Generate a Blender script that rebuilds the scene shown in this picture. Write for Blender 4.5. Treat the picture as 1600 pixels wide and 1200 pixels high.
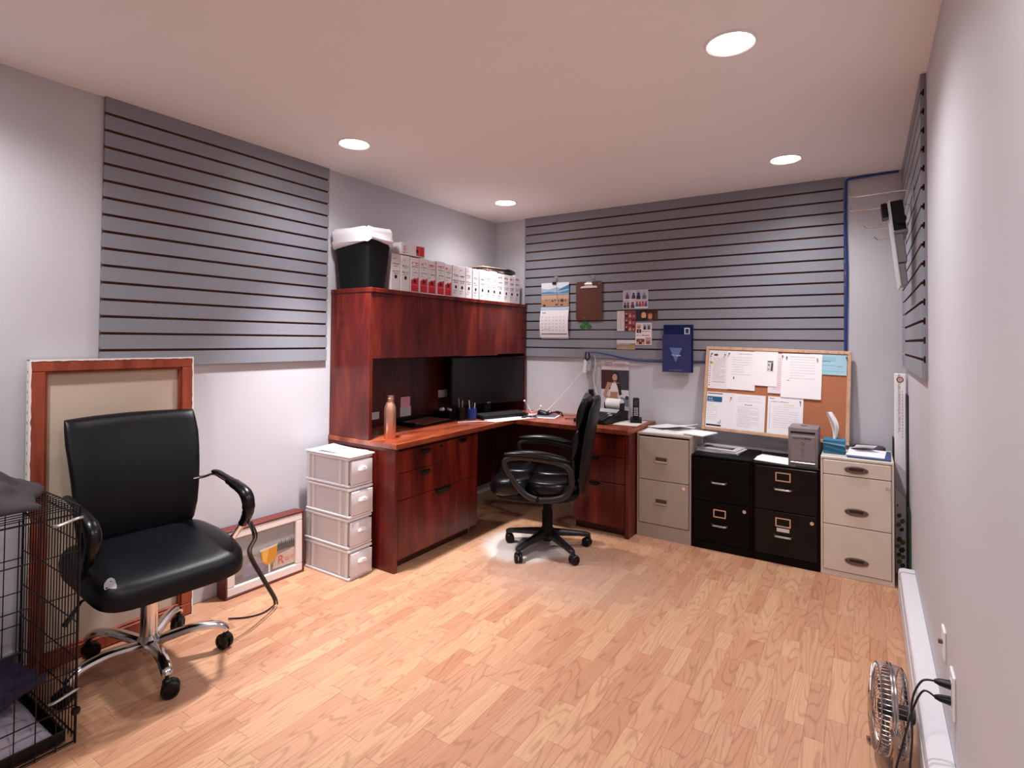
import bpy, bmesh, math, random
from mathutils import Vector, Matrix, noise
from mathutils.bvhtree import BVHTree

random.seed(7)
for o in list(bpy.data.objects):
    bpy.data.objects.remove(o)
scene = bpy.context.scene
COL = scene.collection
PI = math.pi

# ------------------------------------------------------------------ camera
CAM = Vector((2.892, -4.179, 1.36))
YAW, PITCH, ROLL, FPX, CY = .573, .020, .009, 860.6, 514.2
fwd = Vector((-math.sin(YAW) * math.cos(PITCH), math.cos(YAW) * math.cos(PITCH), math.sin(PITCH)))
rt = Vector((math.cos(YAW), math.sin(YAW), 0)); up = rt.cross(fwd)
rt, up = rt * math.cos(ROLL) + up * math.sin(ROLL), -rt * math.sin(ROLL) + up * math.cos(ROLL)
cd = bpy.data.cameras.new('camera'); cam = bpy.data.objects.new('camera', cd); COL.objects.link(cam)
M = Matrix.Identity(4)
for i in range(3):
    M[i][0], M[i][1], M[i][2], M[i][3] = rt[i], up[i], -fwd[i], CAM[i]
cam.matrix_world = M
cd.sensor_width = 36; cd.lens = FPX / 1600 * 36; cd.shift_y = -(600 - CY) / 1600; cd.clip_start = .02
scene.camera = cam

# ------------------------------------------------------------------ world, lights, exposure
world = bpy.data.worlds.new('world'); scene.world = world; world.use_nodes = True
world.node_tree.nodes['Background'].inputs[0].default_value = (.8, .85, 1, 1)
world.node_tree.nodes['Background'].inputs[1].default_value = .05
vs = scene.view_settings
vs.view_transform = 'Standard'; vs.look = 'None'; vs.gamma = 1; vs.use_curve_mapping = False
vs.exposure = 0.72
H, W, YF = 2.441, 3.093, -5.6           # ceiling height, room width, wall behind the camera
LAMPS = [  # x, y, beam watts, wide watts, beam angle
    (.505, -2.11, 185, 24, 72), (.505, -.59, 95, 22, 62), (2.48, -2.10, 14, 50, 78), (2.49, -.60, 22, 37, 78), (.505, -3.76, 20, 44, 78), (2.48, -3.70, 12, 52, 78)]
LAMP_TINT = (1.0, .972, .985)

# ------------------------------------------------------------------ helpers
def lin(h):
    h = h.lstrip('#'); c = [int(h[i:i + 2], 16) / 255 for i in (0, 2, 4)]
    return tuple((x / 12.92 if x <= .04045 else ((x + .055) / 1.055) ** 2.4) for x in c) + (1,)

MATS = {}
def mat(name, col, rough=.6, metal=0, bump=0, bscale=200, spec=None, mottle=0, mscale=6, trans=0, alpha=1, emit=0, coat=0, stretch=None, ior=1.45):
    if name in MATS: return MATS[name]
    m = bpy.data.materials.new(name); m.use_nodes = True; nt = m.node_tree; b = nt.nodes['Principled BSDF']
    c = lin(col) if isinstance(col, str) else col
    b.inputs['Base Color'].default_value = c; b.inputs['Roughness'].default_value = rough; b.inputs['Metallic'].default_value = metal
    b.inputs['IOR'].default_value = ior
    if spec is not None: b.inputs['Specular IOR Level'].default_value = spec
    if trans: b.inputs['Transmission Weight'].default_value = trans
    if alpha < 1: b.inputs['Alpha'].default_value = alpha
    if coat: b.inputs['Coat Weight'].default_value = coat
    if emit:
        b.inputs['Emission Color'].default_value = c; b.inputs['Emission Strength'].default_value = emit
    if bump or mottle:
        tc = nt.nodes.new('ShaderNodeTexCoord'); src = tc.outputs['Object']
        if stretch:
            mp = nt.nodes.new('ShaderNodeMapping'); mp.inputs['Scale'].default_value = stretch
            nt.links.new(src, mp.inputs['Vector']); src = mp.outputs['Vector']
    if mottle:
        n = nt.nodes.new('ShaderNodeTexNoise'); n.inputs['Scale'].default_value = mscale; n.inputs['Detail'].default_value = 6
        nt.links.new(src, n.inputs['Vector'])
        r = nt.nodes.new('ShaderNodeValToRGB'); r.color_ramp.elements[0].position = .3; r.color_ramp.elements[1].position = .72
        r.color_ramp.elements[0].color = tuple(x * (1 - mottle) for x in c[:3]) + (1,)
        r.color_ramp.elements[1].color = tuple(min(1, x * (1 + mottle)) for x in c[:3]) + (1,)
        nt.links.new(n.outputs['Fac'], r.inputs['Fac']); nt.links.new(r.outputs['Color'], b.inputs['Base Color'])
    if bump:
        n2 = nt.nodes.new('ShaderNodeTexNoise'); n2.inputs['Scale'].default_value = bscale; n2.inputs['Detail'].default_value = 4
        nt.links.new(src, n2.inputs['Vector'])
        bp = nt.nodes.new('ShaderNodeBump'); bp.inputs['Strength'].default_value = bump; bp.inputs['Distance'].default_value = .002
        nt.links.new(n2.outputs['Fac'], bp.inputs['Height']); nt.links.new(bp.outputs['Normal'], b.inputs['Normal'])
    MATS[name] = m
    return m
def ink(h, rough=.6): return mat('ink_' + h.lstrip('#') + ('' if rough == .6 else '_%d' % (rough * 100)), h, rough)

def wood_mat(name, c0, c1, c2, axis='z', rough=.35, gs=(14, 14, 1.2), coat=0.0):
    m = bpy.data.materials.new(name); m.use_nodes = True; nt = m.node_tree; b = nt.nodes['Principled BSDF']; L = nt.links.new
    g = nt.nodes.new('ShaderNodeNewGeometry'); mp = nt.nodes.new('ShaderNodeMapping'); mp.inputs['Scale'].default_value = gs
    L(g.outputs['Position'], mp.inputs['Vector'])
    n = nt.nodes.new('ShaderNodeTexNoise'); n.inputs['Scale'].default_value = 1; n.inputs['Detail'].default_value = 5; n.inputs['Distortion'].default_value = .8
    L(mp.outputs['Vector'], n.inputs['Vector'])
    r = nt.nodes.new('ShaderNodeValToRGB'); e = r.color_ramp.elements; e[0].position = .28; e[0].color = lin(c0); e[1].position = .75; e[1].color = lin(c2)
    k = e.new(.5); k.color = lin(c1)
    L(n.outputs['Fac'], r.inputs['Fac'])
    mp2 = nt.nodes.new('ShaderNodeMapping'); mp2.inputs['Scale'].default_value = tuple(x * 9 for x in gs[:2]) + (gs[2] * 5,) if axis == 'z' else tuple(x * 7 for x in gs)
    L(g.outputs['Position'], mp2.inputs['Vector'])
    n2 = nt.nodes.new('ShaderNodeTexNoise'); n2.inputs['Scale'].default_value = 1; n2.inputs['Detail'].default_value = 3; L(mp2.outputs['Vector'], n2.inputs['Vector'])
    mx = nt.nodes.new('ShaderNodeMix'); mx.data_type = 'RGBA'; mx.blend_type = 'MULTIPLY'; mx.inputs['Factor'].default_value = .45
    r2 = nt.nodes.new('ShaderNodeValToRGB'); r2.color_ramp.elements[0].position = .35; r2.color_ramp.elements[0].color = (.55, .5, .5, 1); r2.color_ramp.elements[1].position = .6
    L(n2.outputs['Fac'], r2.inputs['Fac']); L(r.outputs['Color'], mx.inputs[6]); L(r2.outputs['Color'], mx.inputs[7]); L(mx.outputs[2], b.inputs['Base Color'])
    b.inputs['Roughness'].default_value = rough; b.inputs['Coat Weight'].default_value = coat
    MATS[name] = m
    return m

WM = {}
def wmat(o): return WM.get(o.name, Matrix.Identity(4))

def props(o, label=None, cat=None, group=None, kind=None):
    if label: o['label'] = label
    if cat: o['category'] = cat
    if group: o['group'] = group
    if kind: o['kind'] = kind
    return o

def thing(name, label, cat, loc=(0, 0, 0), rz=0, group=None, matrix=None):
    o = bpy.data.objects.new(name, None); COL.objects.link(o); o.empty_display_size = .05
    m = matrix or (Matrix.Translation(loc) @ Matrix.Rotation(rz, 4, 'Z'))
    o.matrix_world = m; WM[o.name] = m.copy()
    return props(o, label, cat, group)

def bevbox(x0, x1, y0, y1, z0, z1, b=0, seg=1):
    if b <= 0:
        v = [(x, y, z) for x in (x0, x1) for y in (y0, y1) for z in (z0, z1)]
        return v, [(0, 1, 3, 2), (4, 6, 7, 5), (0, 4, 5, 1), (2, 3, 7, 6), (0, 2, 6, 4), (1, 5, 7, 3)]
    bm = bmesh.new(); bmesh.ops.create_cube(bm, size=1)
    for v in bm.verts:
        v.co = Vector(((x0 + x1) / 2 + v.co.x * (x1 - x0), (y0 + y1) / 2 + v.co.y * (y1 - y0), (z0 + z1) / 2 + v.co.z * (z1 - z0)))
    b = min(b, .49 * min(x1 - x0, y1 - y0, z1 - z0))
    bmesh.ops.bevel(bm, geom=list(bm.edges), offset=b, segments=seg, profile=.5, affect='EDGES')
    bm.verts.index_update()
    r = [tuple(v.co) for v in bm.verts], [tuple(v.index for v in f.verts) for f in bm.faces]
    bm.free(); return r

def frame_of(d):
    d = d.normalized(); a = Vector((0, 0, 1)) if abs(d.z) < .9 else Vector((1, 0, 0))
    u = a.cross(d).normalized(); return u, d.cross(u)

def smooth_path(pts, k=6, closed=False):
    P = [Vector(p) for p in pts]; n = len(P); out = []
    rng = range(n if closed else n - 1)
    for i in rng:
        if closed: a, b, c, d = P[(i - 1) % n], P[i], P[(i + 1) % n], P[(i + 2) % n]
        else: a, b, c, d = P[max(i - 1, 0)], P[i], P[i + 1], P[min(i + 2, n - 1)]
        for j in range(k):
            t = j / k
            out.append(.5 * ((2 * b) + (c - a) * t + (2 * a - 5 * b + 4 * c - d) * t * t + (-a + 3 * b - 3 * c + d) * t ** 3))
    if not closed: out.append(P[-1])
    return out

class MB:
    def __init__(s): s.v = []; s.f = []; s.m = []; s.M = Matrix.Identity(4)
    def add(s, vs, fs, m=0):
        b = len(s.v); s.v += [s.M @ Vector(p) for p in vs]; s.f += [tuple(i + b for i in f) for f in fs]; s.m += [m] * len(fs); return s
    def box(s, x0, x1, y0, y1, z0, z1, b=0, m=0, seg=1): return s.add(*bevbox(x0, x1, y0, y1, z0, z1, b, seg), m)
    def loft(s, rings, m=0, caps=True, closed=True):
        n = len(rings[0]); vs = [p for r in rings for p in r]; fs = []
        for i in range(len(rings) - 1):
            for j in range(n if closed else n - 1):
                k = (j + 1) % n; fs.append((i * n + j, i * n + k, (i + 1) * n + k, (i + 1) * n + j))
        if caps:
            fs.append(tuple(range(n - 1, -1, -1))); fs.append(tuple((len(rings) - 1) * n + j for j in range(n)))
        return s.add(vs, fs, m)
    def cyl(s, p0, p1, r0, r1=None, n=16, m=0, caps=True):
        p0, p1 = Vector(p0), Vector(p1); r1 = r0 if r1 is None else r1; u, w = frame_of(p1 - p0)
        R = [[p + (u * math.cos(a) + w * math.sin(a)) * r for a in [2 * PI * i / n for i in range(n)]] for p, r in ((p0, r0), (p1, r1))]
        return s.loft(R, m, caps)
    def tube(s, path, r, n=8, m=0, closed=False, flat=1.0):
        P = [Vector(p) for p in path]; N = len(P); rings = []; u = None
        for i, p in enumerate(P):
            if closed: d = P[(i + 1) % N] - P[(i - 1) % N]
            else: d = P[min(i + 1, N - 1)] - P[max(i - 1, 0)]
            d.normalize()
            if u is None: u, w = frame_of(d)
            else:
                u = (u - d * u.dot(d)); u.normalize(); w = d.cross(u)
            rr = r[i] if isinstance(r, (list, tuple)) else r
            rings.append([p + (u * math.cos(a) + w * math.sin(a) * flat) * rr for a in [2 * PI * j / n for j in range(n)]])
        if closed: rings.append(rings[0])
        return s.loft(rings, m, not closed)
    def lathe(s, prof, n=24, c=(0, 0, 0), m=0, M=None, caps=False):
        M = M or Matrix.Identity(4); c = Vector(c)
        rings = [[c + M @ Vector((r * math.cos(a), r * math.sin(a), z)) for a in [2 * PI * j / n for j in range(n)]] for r, z in prof]
        return s.loft(rings, m, caps)
    def prism(s, poly, a, b, axis='z', m=0):
        def f(p, t): return {'z': (p[0], p[1], t), 'y': (p[0], t, p[1]), 'x': (t, p[0], p[1])}[axis]
        return s.loft([[f(p, a) for p in poly], [f(p, b) for p in poly]], m)
    def grid(s, fn, nu, nv, m=0, thick=0):
        vs = [fn(i / nu, j / nv) for i in range(nu + 1) for j in range(nv + 1)]
        fs = [(i * (nv + 1) + j, (i + 1) * (nv + 1) + j, (i + 1) * (nv + 1) + j + 1, i * (nv + 1) + j + 1) for i in range(nu) for j in range(nv)]
        return s.add(vs, fs, m)
    def build(s, name, mats, parent=None, local=False, angle=35, label=None, cat=None, group=None, kind=None, smooth=True):
        if not isinstance(mats, (list, tuple)): mats = [mats]
        V = s.v
        if parent is not None:
            if not local:
                inv = wmat(parent).inverted(); V = [inv @ p for p in V]
            off = Vector((0, 0, 0))
        else:
            xs = [p.x for p in V]; ys = [p.y for p in V]; zs = [p.z for p in V]
            off = Vector(((min(xs) + max(xs)) / 2, (min(ys) + max(ys)) / 2, min(zs))); V = [p - off for p in V]
        me = bpy.data.meshes.new(name); me.from_pydata([tuple(p) for p in V], [], s.f)
        for mm in mats: me.materials.append(mm)
        if len(mats) > 1: me.polygons.foreach_set('material_index', s.m)
        bm = bmesh.new(); bm.from_mesh(me); bmesh.ops.recalc_face_normals(bm, faces=bm.faces); bm.to_mesh(me); bm.free()
        if smooth:
            me.polygons.foreach_set('use_smooth', [True] * len(me.polygons)); me.set_sharp_from_angle(angle=math.radians(angle))
        me.update()
        o = bpy.data.objects.new(name, me); COL.objects.link(o)
        if parent is not None:
            o.parent = parent; WM[o.name] = wmat(parent).copy()
        else:
            o.location = off; WM[o.name] = Matrix.Translation(off)
        return props(o, label, cat, group, kind)

def Bx(name, mt, parent, x0, x1, y0, y1, z0, z1, b=.002, seg=1, **k):
    return MB().box(x0, x1, y0, y1, z0, z1, b, 0, seg).build(name, mt, parent, **k)

class Sheet:
    """flat print on a surface: O lower-left corner, U to the right, V up"""
    def __init__(s, O, U, V):
        s.O = Vector(O); s.U = Vector(U).normalized(); s.V = Vector(V).normalized(); s.N = s.U.cross(s.V); s.mb = MB(); s.mats = []
    def mi(s, h):
        m = ink(h) if isinstance(h, str) else h
        if m not in s.mats: s.mats.append(m)
        return s.mats.index(m)
    def pt(s, u, v, l): return s.O + s.U * u + s.V * v + s.N * (.0004 * l)
    def poly(s, pts, h, l=1): s.mb.add([s.pt(u, v, l) for u, v in pts], [tuple(range(len(pts)))], s.mi(h)); return s
    def rect(s, u0, v0, u1, v1, h, l=1): return s.poly([(u0, v0), (u1, v0), (u1, v1), (u0, v1)], h, l)
    def disc(s, u, v, r, h, l=1, ry=None, n=18):
        ry = ry or r; return s.poly([(u + r * math.cos(2 * PI * i / n), v + ry * math.sin(2 * PI * i / n)) for i in range(n)], h, l)
    def ring(s, u, v, r, w, h, l=1, n=20):
        for i in range(n):
            a, b = 2 * PI * i / n, 2 * PI * (i + 1) / n
            s.poly([(u + r * math.cos(a), v + r * math.sin(a)), (u + (r + w) * math.cos(a), v + (r + w) * math.sin(a)), (u + (r + w) * math.cos(b), v + (r + w) * math.sin(b)), (u + r * math.cos(b), v + r * math.sin(b))], h, l)
        return s
    def scrib(s, u0, u1, v, hh, h, l=1, wmin=.4, slope=0):
        u = u0
        while u < u1:
            w = hh * random.uniform(wmin, 2.2); dv = random.uniform(-.15, .15) * hh + slope * (u - u0)
            e = min(u + w, u1); s.rect(u, v + dv, e, v + dv + hh * random.uniform(.5, 1), h, l); u = e + hh * random.uniform(.25, .7)
        return s
    def para(s, u0, u1, vt, vb, step, hh, h, l=1):
        v = vt
        while v > vb:
            s.scrib(u0, u0 + (u1 - u0) * random.choice((1, 1, .95, .6)), v, hh, h, l, 2); v -= step
        return s
    def text(s, t, u, v, size, h, l=1, ang=0, align='LEFT', font=None):
        cu = bpy.data.curves.new('t', 'FONT'); cu.body = t; cu.size = size; cu.align_x = align; cu.resolution_u = 3
        ob = bpy.data.objects.new('t', cu); COL.objects.link(ob); dg = bpy.context.evaluated_depsgraph_get()
        me = bpy.data.meshes.new_from_object(ob.evaluated_get(dg)); c, si = math.cos(ang), math.sin(ang)
        s.mb.add([s.pt(u + c * p.co.x - si * p.co.y, v + si * p.co.x + c * p.co.y, l) for p in me.vertices], [tuple(f.vertices) for f in me.polygons], s.mi(h))
        bpy.data.objects.remove(ob); bpy.data.curves.remove(cu); bpy.data.meshes.remove(me); return s
    def build(s, parent, name='print', label=None): return s.mb.build(name, s.mats, parent, smooth=False, label=label, kind='stuff')

def paper(name, label, cat, O, U, V, w, h, col='#f2f0f0', group=None, th=.0012, curl=0, parent=None, rough=.7):
    """a sheet with thickness; O is its lower-left corner; curl lifts the lower edge"""
    O, U, V = Vector(O), Vector(U).normalized(), Vector(V).normalized(); N = U.cross(V); mb = MB()
    n = 8 if curl else 1
    rings = []
    for i in range(n + 1):
        t = i / n; c = N * curl * (1 - t) ** 2
        a, b = O + V * h * t + c, O + V * h * t + U * w + c
        rings.append([a, b, b + N * th, a + N * th])
    mb.loft(rings)
    o = mb.build(name, ink(col, rough), parent, label=label, cat=cat, group=group)
    return o, Sheet(O + N * th, U, V)

X, Y, Z = Vector((1, 0, 0)), Vector((0, 1, 0)), Vector((0, 0, 1))

# ------------------------------------------------------------------ materials
WALL = mat('wall_paint', '#c6c5cc', .55, bump=.05, bscale=300)
CEIL = mat('ceiling_paint', '#f3f0f0', .8, bump=.08, bscale=120)
SLAT = mat('slat_grey_paint', '#878993', .42, bump=.04, bscale=150)
MDF = mat('groove_fibreboard', '#6a3b2b', .8)
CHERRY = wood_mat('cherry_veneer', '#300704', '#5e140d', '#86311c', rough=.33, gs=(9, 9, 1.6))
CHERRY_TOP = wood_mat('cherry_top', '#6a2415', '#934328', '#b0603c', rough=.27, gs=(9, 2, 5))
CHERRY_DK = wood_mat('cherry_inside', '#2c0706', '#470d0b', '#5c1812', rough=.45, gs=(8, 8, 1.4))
BLACKPL = mat('black_plastic', '#09090b', .42, spec=.35)
BLACKMT = mat('black_matte', '#070708', .6, spec=.25)
LEATHER = mat('black_leather', '#07080f', .38, bump=.25, bscale=420, spec=.3)
LEATHER2 = mat('black_soft_leather', '#07070b', .27, bump=.15, bscale=300, spec=.4)
CHROME = mat('chrome', '#d8d4d2', .14, 1)
STEEL = mat('brushed_steel', '#b9b6b4', .3, 1)
WHITEPL = mat('white_plastic', '#e6e2e4', .35)
TOWERPL = mat('tower_plastic', '#ece8ea', .38)
TOWERTR = mat('tower_drawer_plastic', '#dcd6da', .35)
WHITEPT = mat('white_enamel', '#f0eeee', .35)
BEIGE = mat('putty_enamel', '#a89a90', .45, mottle=.04, mscale=20)
CREAM = mat('cream_enamel', '#d6cabd', .42, mottle=.04, mscale=12)
BLKEN = mat('black_enamel', '#080607', .4, bump=.05, bscale=400, spec=.12)
BLKEN2 = mat('black_gloss_enamel', '#150f0f', .3, mottle=.2, mscale=8, spec=.22)
SAFEGR = mat('safe_grey', '#7d7477', .5)
PAPER = ink('#f4f2f2', .7)
PINE = wood_mat('pale_wood', '#c69a7c', '#d3ab8d', '#dcb89c', rough=.5, gs=(20, 20, 3))
CORK = mat('cork', '#b2704e', .85, bump=.3, bscale=300, mottle=.12, mscale=160)
REDWOOD = wood_mat('stretcher_wood', '#7a3019', '#974126', '#ac5232', rough=.55, gs=(18, 18, 3))
MAHOG = wood_mat('mahogany_frame', '#4c1611', '#66221a', '#7c3023', rough=.4, gs=(20, 3, 20))
CANVAS = mat('raw_canvas', '#cbb9a6', .9, bump=.15, bscale=500)
CANVASW = mat('primed_canvas', '#e8e2dc', .85, bump=.15, bscale=400)
BLUE = mat('cable_blue', '#1d3f8f', .5)
WHITECB = mat('cable_white', '#e4e0e2', .5)
BLACKCB = mat('cable_black', '#17171b', .5)
GLASS = mat('clear_acrylic', '#eef3f6', .05, alpha=.02)
COPPER = mat('copper', '#dfa88e', .36, .85, bump=.6, bscale=110)
BAG = mat('white_bin_bag', '#e9e6ea', .35)

# ------------------------------------------------------------------ floor of laminate strips
def floor_material():
    m = bpy.data.materials.new('laminate_strip'); m.use_nodes = True; nt = m.node_tree; b = nt.nodes['Principled BSDF']; L = nt.links.new
    N = lambda t: nt.nodes.new(t)
    geo = N('ShaderNodeNewGeometry'); oi = N('ShaderNodeObjectInfo'); at = N('ShaderNodeAttribute'); at.attribute_name = 'tone'
    ad = N('ShaderNodeMath'); ad.operation = 'ADD'; L(oi.outputs['Random'], ad.inputs[0]); L(at.outputs['Fac'], ad.inputs[1])
    fr = N('ShaderNodeMath'); fr.operation = 'FRACT'; L(ad.outputs[0], fr.inputs[0])
    off = N('ShaderNodeCombineXYZ')
    for i, k in enumerate((37., 91., 53.)):
        q = N('ShaderNodeMath'); q.operation = 'MULTIPLY'; q.inputs[1].default_value = k; L(fr.outputs[0], q.inputs[0]); L(q.outputs[0], off.inputs[i])
    pa = N('ShaderNodeVectorMath'); pa.operation = 'ADD'; L(geo.outputs['Position'], pa.inputs[0]); L(off.outputs[0], pa.inputs[1])
    # cathedral grain: contour bands of a stretched noise
    mp = N('ShaderNodeMapping'); mp.inputs['Scale'].default_value = (11, 1.35, 1); L(pa.outputs[0], mp.inputs['Vector'])
    n = N('ShaderNodeTexNoise'); n.inputs['Scale'].default_value = 1; n.inputs['Detail'].default_value = 1.2; n.inputs['Roughness'].default_value = .35; L(mp.outputs['Vector'], n.inputs['Vector'])
    mu = N('ShaderNodeMath'); mu.operation = 'MULTIPLY'; mu.inputs[1].default_value = 15; L(n.outputs['Fac'], mu.inputs[0])
    f2 = N('ShaderNodeMath'); f2.operation = 'PINGPONG'; f2.inputs[1].default_value = .5; L(mu.outputs[0], f2.inputs[0])
    rg = N('ShaderNodeValToRGB'); e = rg.color_ramp.elements; e[0].position = 0; e[0].color = (.66, .60, .56, 1); e[1].position = .17; e[1].color = (1, 1, 1, 1); L(f2.outputs[0], rg.inputs['Fac'])
    # fine fibres
    mp2 = N('ShaderNodeMapping'); mp2.inputs['Scale'].default_value = (260, 9, 1); L(pa.outputs[0], mp2.inputs['Vector'])
    n2 = N('ShaderNodeTexNoise'); n2.inputs['Scale'].default_value = 1; n2.inputs['Detail'].default_value = 2; L(mp2.outputs['Vector'], n2.inputs['Vector'])
    rf = N('ShaderNodeValToRGB'); e = rf.color_ramp.elements; e[0].position = .35; e[0].color = (.86, .84, .83, 1); e[1].position = .6; e[1].color = (1, 1, 1, 1); L(n2.outputs['Fac'], rf.inputs['Fac'])
    # tone of each strip
    rt_ = N('ShaderNodeValToRGB'); e = rt_.color_ramp.elements; e[0].position = 0; e[0].color = lin('#b98364'); e[1].position = 1; e[1].color = lin('#c89c79')
    for p, c in ((.2, '#c18e6f'), (.45, '#c79777'), (.62, '#bc896c'), (.8, '#cc9e7c')):
        k = e.new(p); k.color = lin(c)
    L(fr.outputs[0], rt_.inputs['Fac'])
    m1 = N('ShaderNodeMix'); m1.data_type = 'RGBA'; m1.blend_type = 'MULTIPLY'; m1.inputs['Factor'].default_value = .75; L(rt_.outputs['Color'], m1.inputs[6]); L(rg.outputs['Color'], m1.inputs[7])
    m2 = N('ShaderNodeMix'); m2.data_type = 'RGBA'; m2.blend_type = 'MULTIPLY'; m2.inputs['Factor'].default_value = .8; L(m1.outputs[2], m2.inputs[6]); L(rf.outputs['Color'], m2.inputs[7])
    # wear: the print is scuffed away to grey-white around the desk chair (castor arc)
    def blob(c, r0, r1, sx=1, sy=1):
        d = N('ShaderNodeVectorMath'); d.operation = 'SUBTRACT'; d.inputs[1].default_value = c; L(geo.outputs['Position'], d.inputs[0])
        sc = N('ShaderNodeVectorMath'); sc.operation = 'MULTIPLY'; sc.inputs[1].default_value = (sx, sy, 0); L(d.outputs[0], sc.inputs[0])
        nn = N('ShaderNodeTexNoise'); nn.inputs['Scale'].default_value = 5; nn.inputs['Detail'].default_value = 4; L(geo.outputs['Position'], nn.inputs['Vector'])
        ln = N('ShaderNodeVectorMath'); ln.operation = 'LENGTH'; L(sc.outputs[0], ln.inputs[0])
        ns = N('ShaderNodeMath'); ns.operation = 'MULTIPLY_ADD'; ns.inputs[1].default_value = .16; L(nn.outputs['Fac'], ns.inputs[0]); L(ln.outputs['Value'], ns.inputs[2])
        mr = N('ShaderNodeMapRange'); mr.interpolation_type = 'SMOOTHSTEP'; mr.inputs['From Min'].default_value = r1; mr.inputs['From Max'].default_value = r0; mr.inputs['To Min'].default_value = 1; mr.inputs['To Max'].default_value = 0; L(ns.outputs[0], mr.inputs['Value'])
        return mr.outputs[0]
    w1 = blob((.98, -1.02, 0), .42, .30); w2 = blob((1.35, -1.25, 0), .72, .30, .8, 1.1)
    sm = N('ShaderNodeMath'); sm.operation = 'MULTIPLY'; sm.inputs[1].default_value = .7; L(w1, sm.inputs[0])
    sm2 = N('ShaderNodeMath'); sm2.operation = 'MULTIPLY'; sm2.inputs[1].default_value = .5; L(w2, sm2.inputs[0])
    m3 = N('ShaderNodeMix'); m3.data_type = 'RGBA'; L(sm2.outputs[0], m3.inputs['Factor']); L(m2.outputs[2], m3.inputs[6]); m3.inputs[7].default_value = lin('#b99a8c')
    m4 = N('ShaderNodeMix'); m4.data_type = 'RGBA'; L(sm.outputs[0], m4.inputs['Factor']); L(m3.outputs[2], m4.inputs[6]); m4.inputs[7].default_value = lin('#e8e2de')
    L(m4.outputs[2], b.inputs['Base Color'])
    b.inputs['Roughness'].default_value = .38
    bp = N('ShaderNodeBump'); bp.inputs['Strength'].default_value = .06; bp.inputs['Distance'].default_value = .001; L(n2.outputs['Fac'], bp.inputs['Height']); L(bp.outputs['Normal'], b.inputs['Normal'])
    return m
FLOORM = floor_material()
SUB = mat('strip_joint', '#8a5f48', .8)
floor = MB().box(0, W, YF, 0, -.06, -.004).build('floor', SUB, kind='structure')
strips = []; SWID = W / 47
for i in range(47):
    y = YF - random.uniform(0, .3)
    while y < 0:
        ln = random.choice((.17, .22, .28, .34, .40, .46)) * random.uniform(.9, 1.1)
        a, b = max(y, YF), min(y + ln, 0)
        if b - a > .01: strips.append((i * SWID, (i + 1) * SWID, a, b))
        y += ln
def proj(p):
    d = Vector(p) - CAM; z = d.dot(fwd)
    return (800 + FPX * d.dot(rt) / z, CY - FPX * d.dot(up) / z, z) if z > .05 else (None, None, z)
def strip_area(s):
    x0, x1, a, b = s; q = [proj((x, yy, 0)) for x, yy in ((x0, a), (x1, a), (x1, b), (x0, b))]
    if any(t[0] is None for t in q): return 0
    q = [(min(max(t[0], 0), 1600), min(max(t[1], 0), 1200)) for t in q]
    ar = abs(sum(q[i][0] * q[(i + 1) % 4][1] - q[(i + 1) % 4][0] * q[i][1] for i in range(4))) / 2
    cx, cy = (x0 + x1) / 2, (a + b) / 2
    if (cx < .6 and cy > -1.85) or cy > -.43 or (cx < .62 and cy < -3.38): ar = 0
    return ar
strips.sort(key=strip_area, reverse=True)
sv, sf = bevbox(-.5, .5, -.5, .5, -.004, 0, 0)
sme = bpy.data.meshes.new('floor_strip')
bmx = bmesh.new(); bmesh.ops.create_cube(bmx, size=1)
for v in bmx.verts:
    if v.co.z > 0: v.co.x *= .991; v.co.y *= .997
    v.co.z = 0 if v.co.z > 0 else -.004
bmx.to_mesh(sme); bmx.free(); sme.materials.append(FLOORM)
finv = wmat(floor).inverted()
for s in strips[:300]:
    o = bpy.data.objects.new('floor_strip', sme); COL.objects.link(o); o.parent = floor
    o.location = finv @ Vector(((s[0] + s[1]) / 2, (s[2] + s[3]) / 2, 0)); o.scale = (s[1] - s[0], s[3] - s[2], 1)
mb = MB(); tones = []
for s in strips[300:]:
    cx, cy, hx, hy = (s[0] + s[1]) / 2, (s[2] + s[3]) / 2, (s[1] - s[0]) / 2, (s[3] - s[2]) / 2
    vs_ = [(cx + a * hx * (.991 if t else 1), cy + b * hy * (.997 if t else 1), 0 if t else -.004) for t in (0, 1) for a, b in ((-1, -1), (1, -1), (1, 1), (-1, 1))]
    mb.add(vs_, [(4, 5, 6, 7), (0, 1, 5, 4), (1, 2, 6, 5), (2, 3, 7, 6), (3, 0, 4, 7)]); tones += [random.random()] * 5
rest = mb.build('floor_strips', FLOORM, floor, kind='stuff', smooth=False)
ta = rest.data.attributes.new('tone', 'FLOAT', 'FACE')
ta.data.foreach_set('value', tones)

# ------------------------------------------------------------------ walls, ceiling, baseboards
for nm, a in (('wall_left', (-.1, 0, YF, 0, 0, H)), ('wall_back', (-.1, W + .1, 0, .1, 0, H)), ('wall_right', (W, W + .1, YF, 0, 0, H)), ('wall_front', (-.1, W + .1, YF - .1, YF, 0, H))):
    MB().box(*a).build(nm, WALL, kind='structure')
MB().box(-.1, W + .1, YF - .1, .1, H, H + .08).build('ceiling', CEIL, kind='structure')
BASEB = mat('baseboard_paint', '#b9b6ba', .5)
MB().box(0, .012, YF + .02, -1.86, 0, .095, .004).build('baseboard_left', BASEB, kind='structure')
MB().box(1.6, W - .001, -.012, 0, 0, .095, .004).build('baseboard_back', BASEB, kind='structure')

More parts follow.
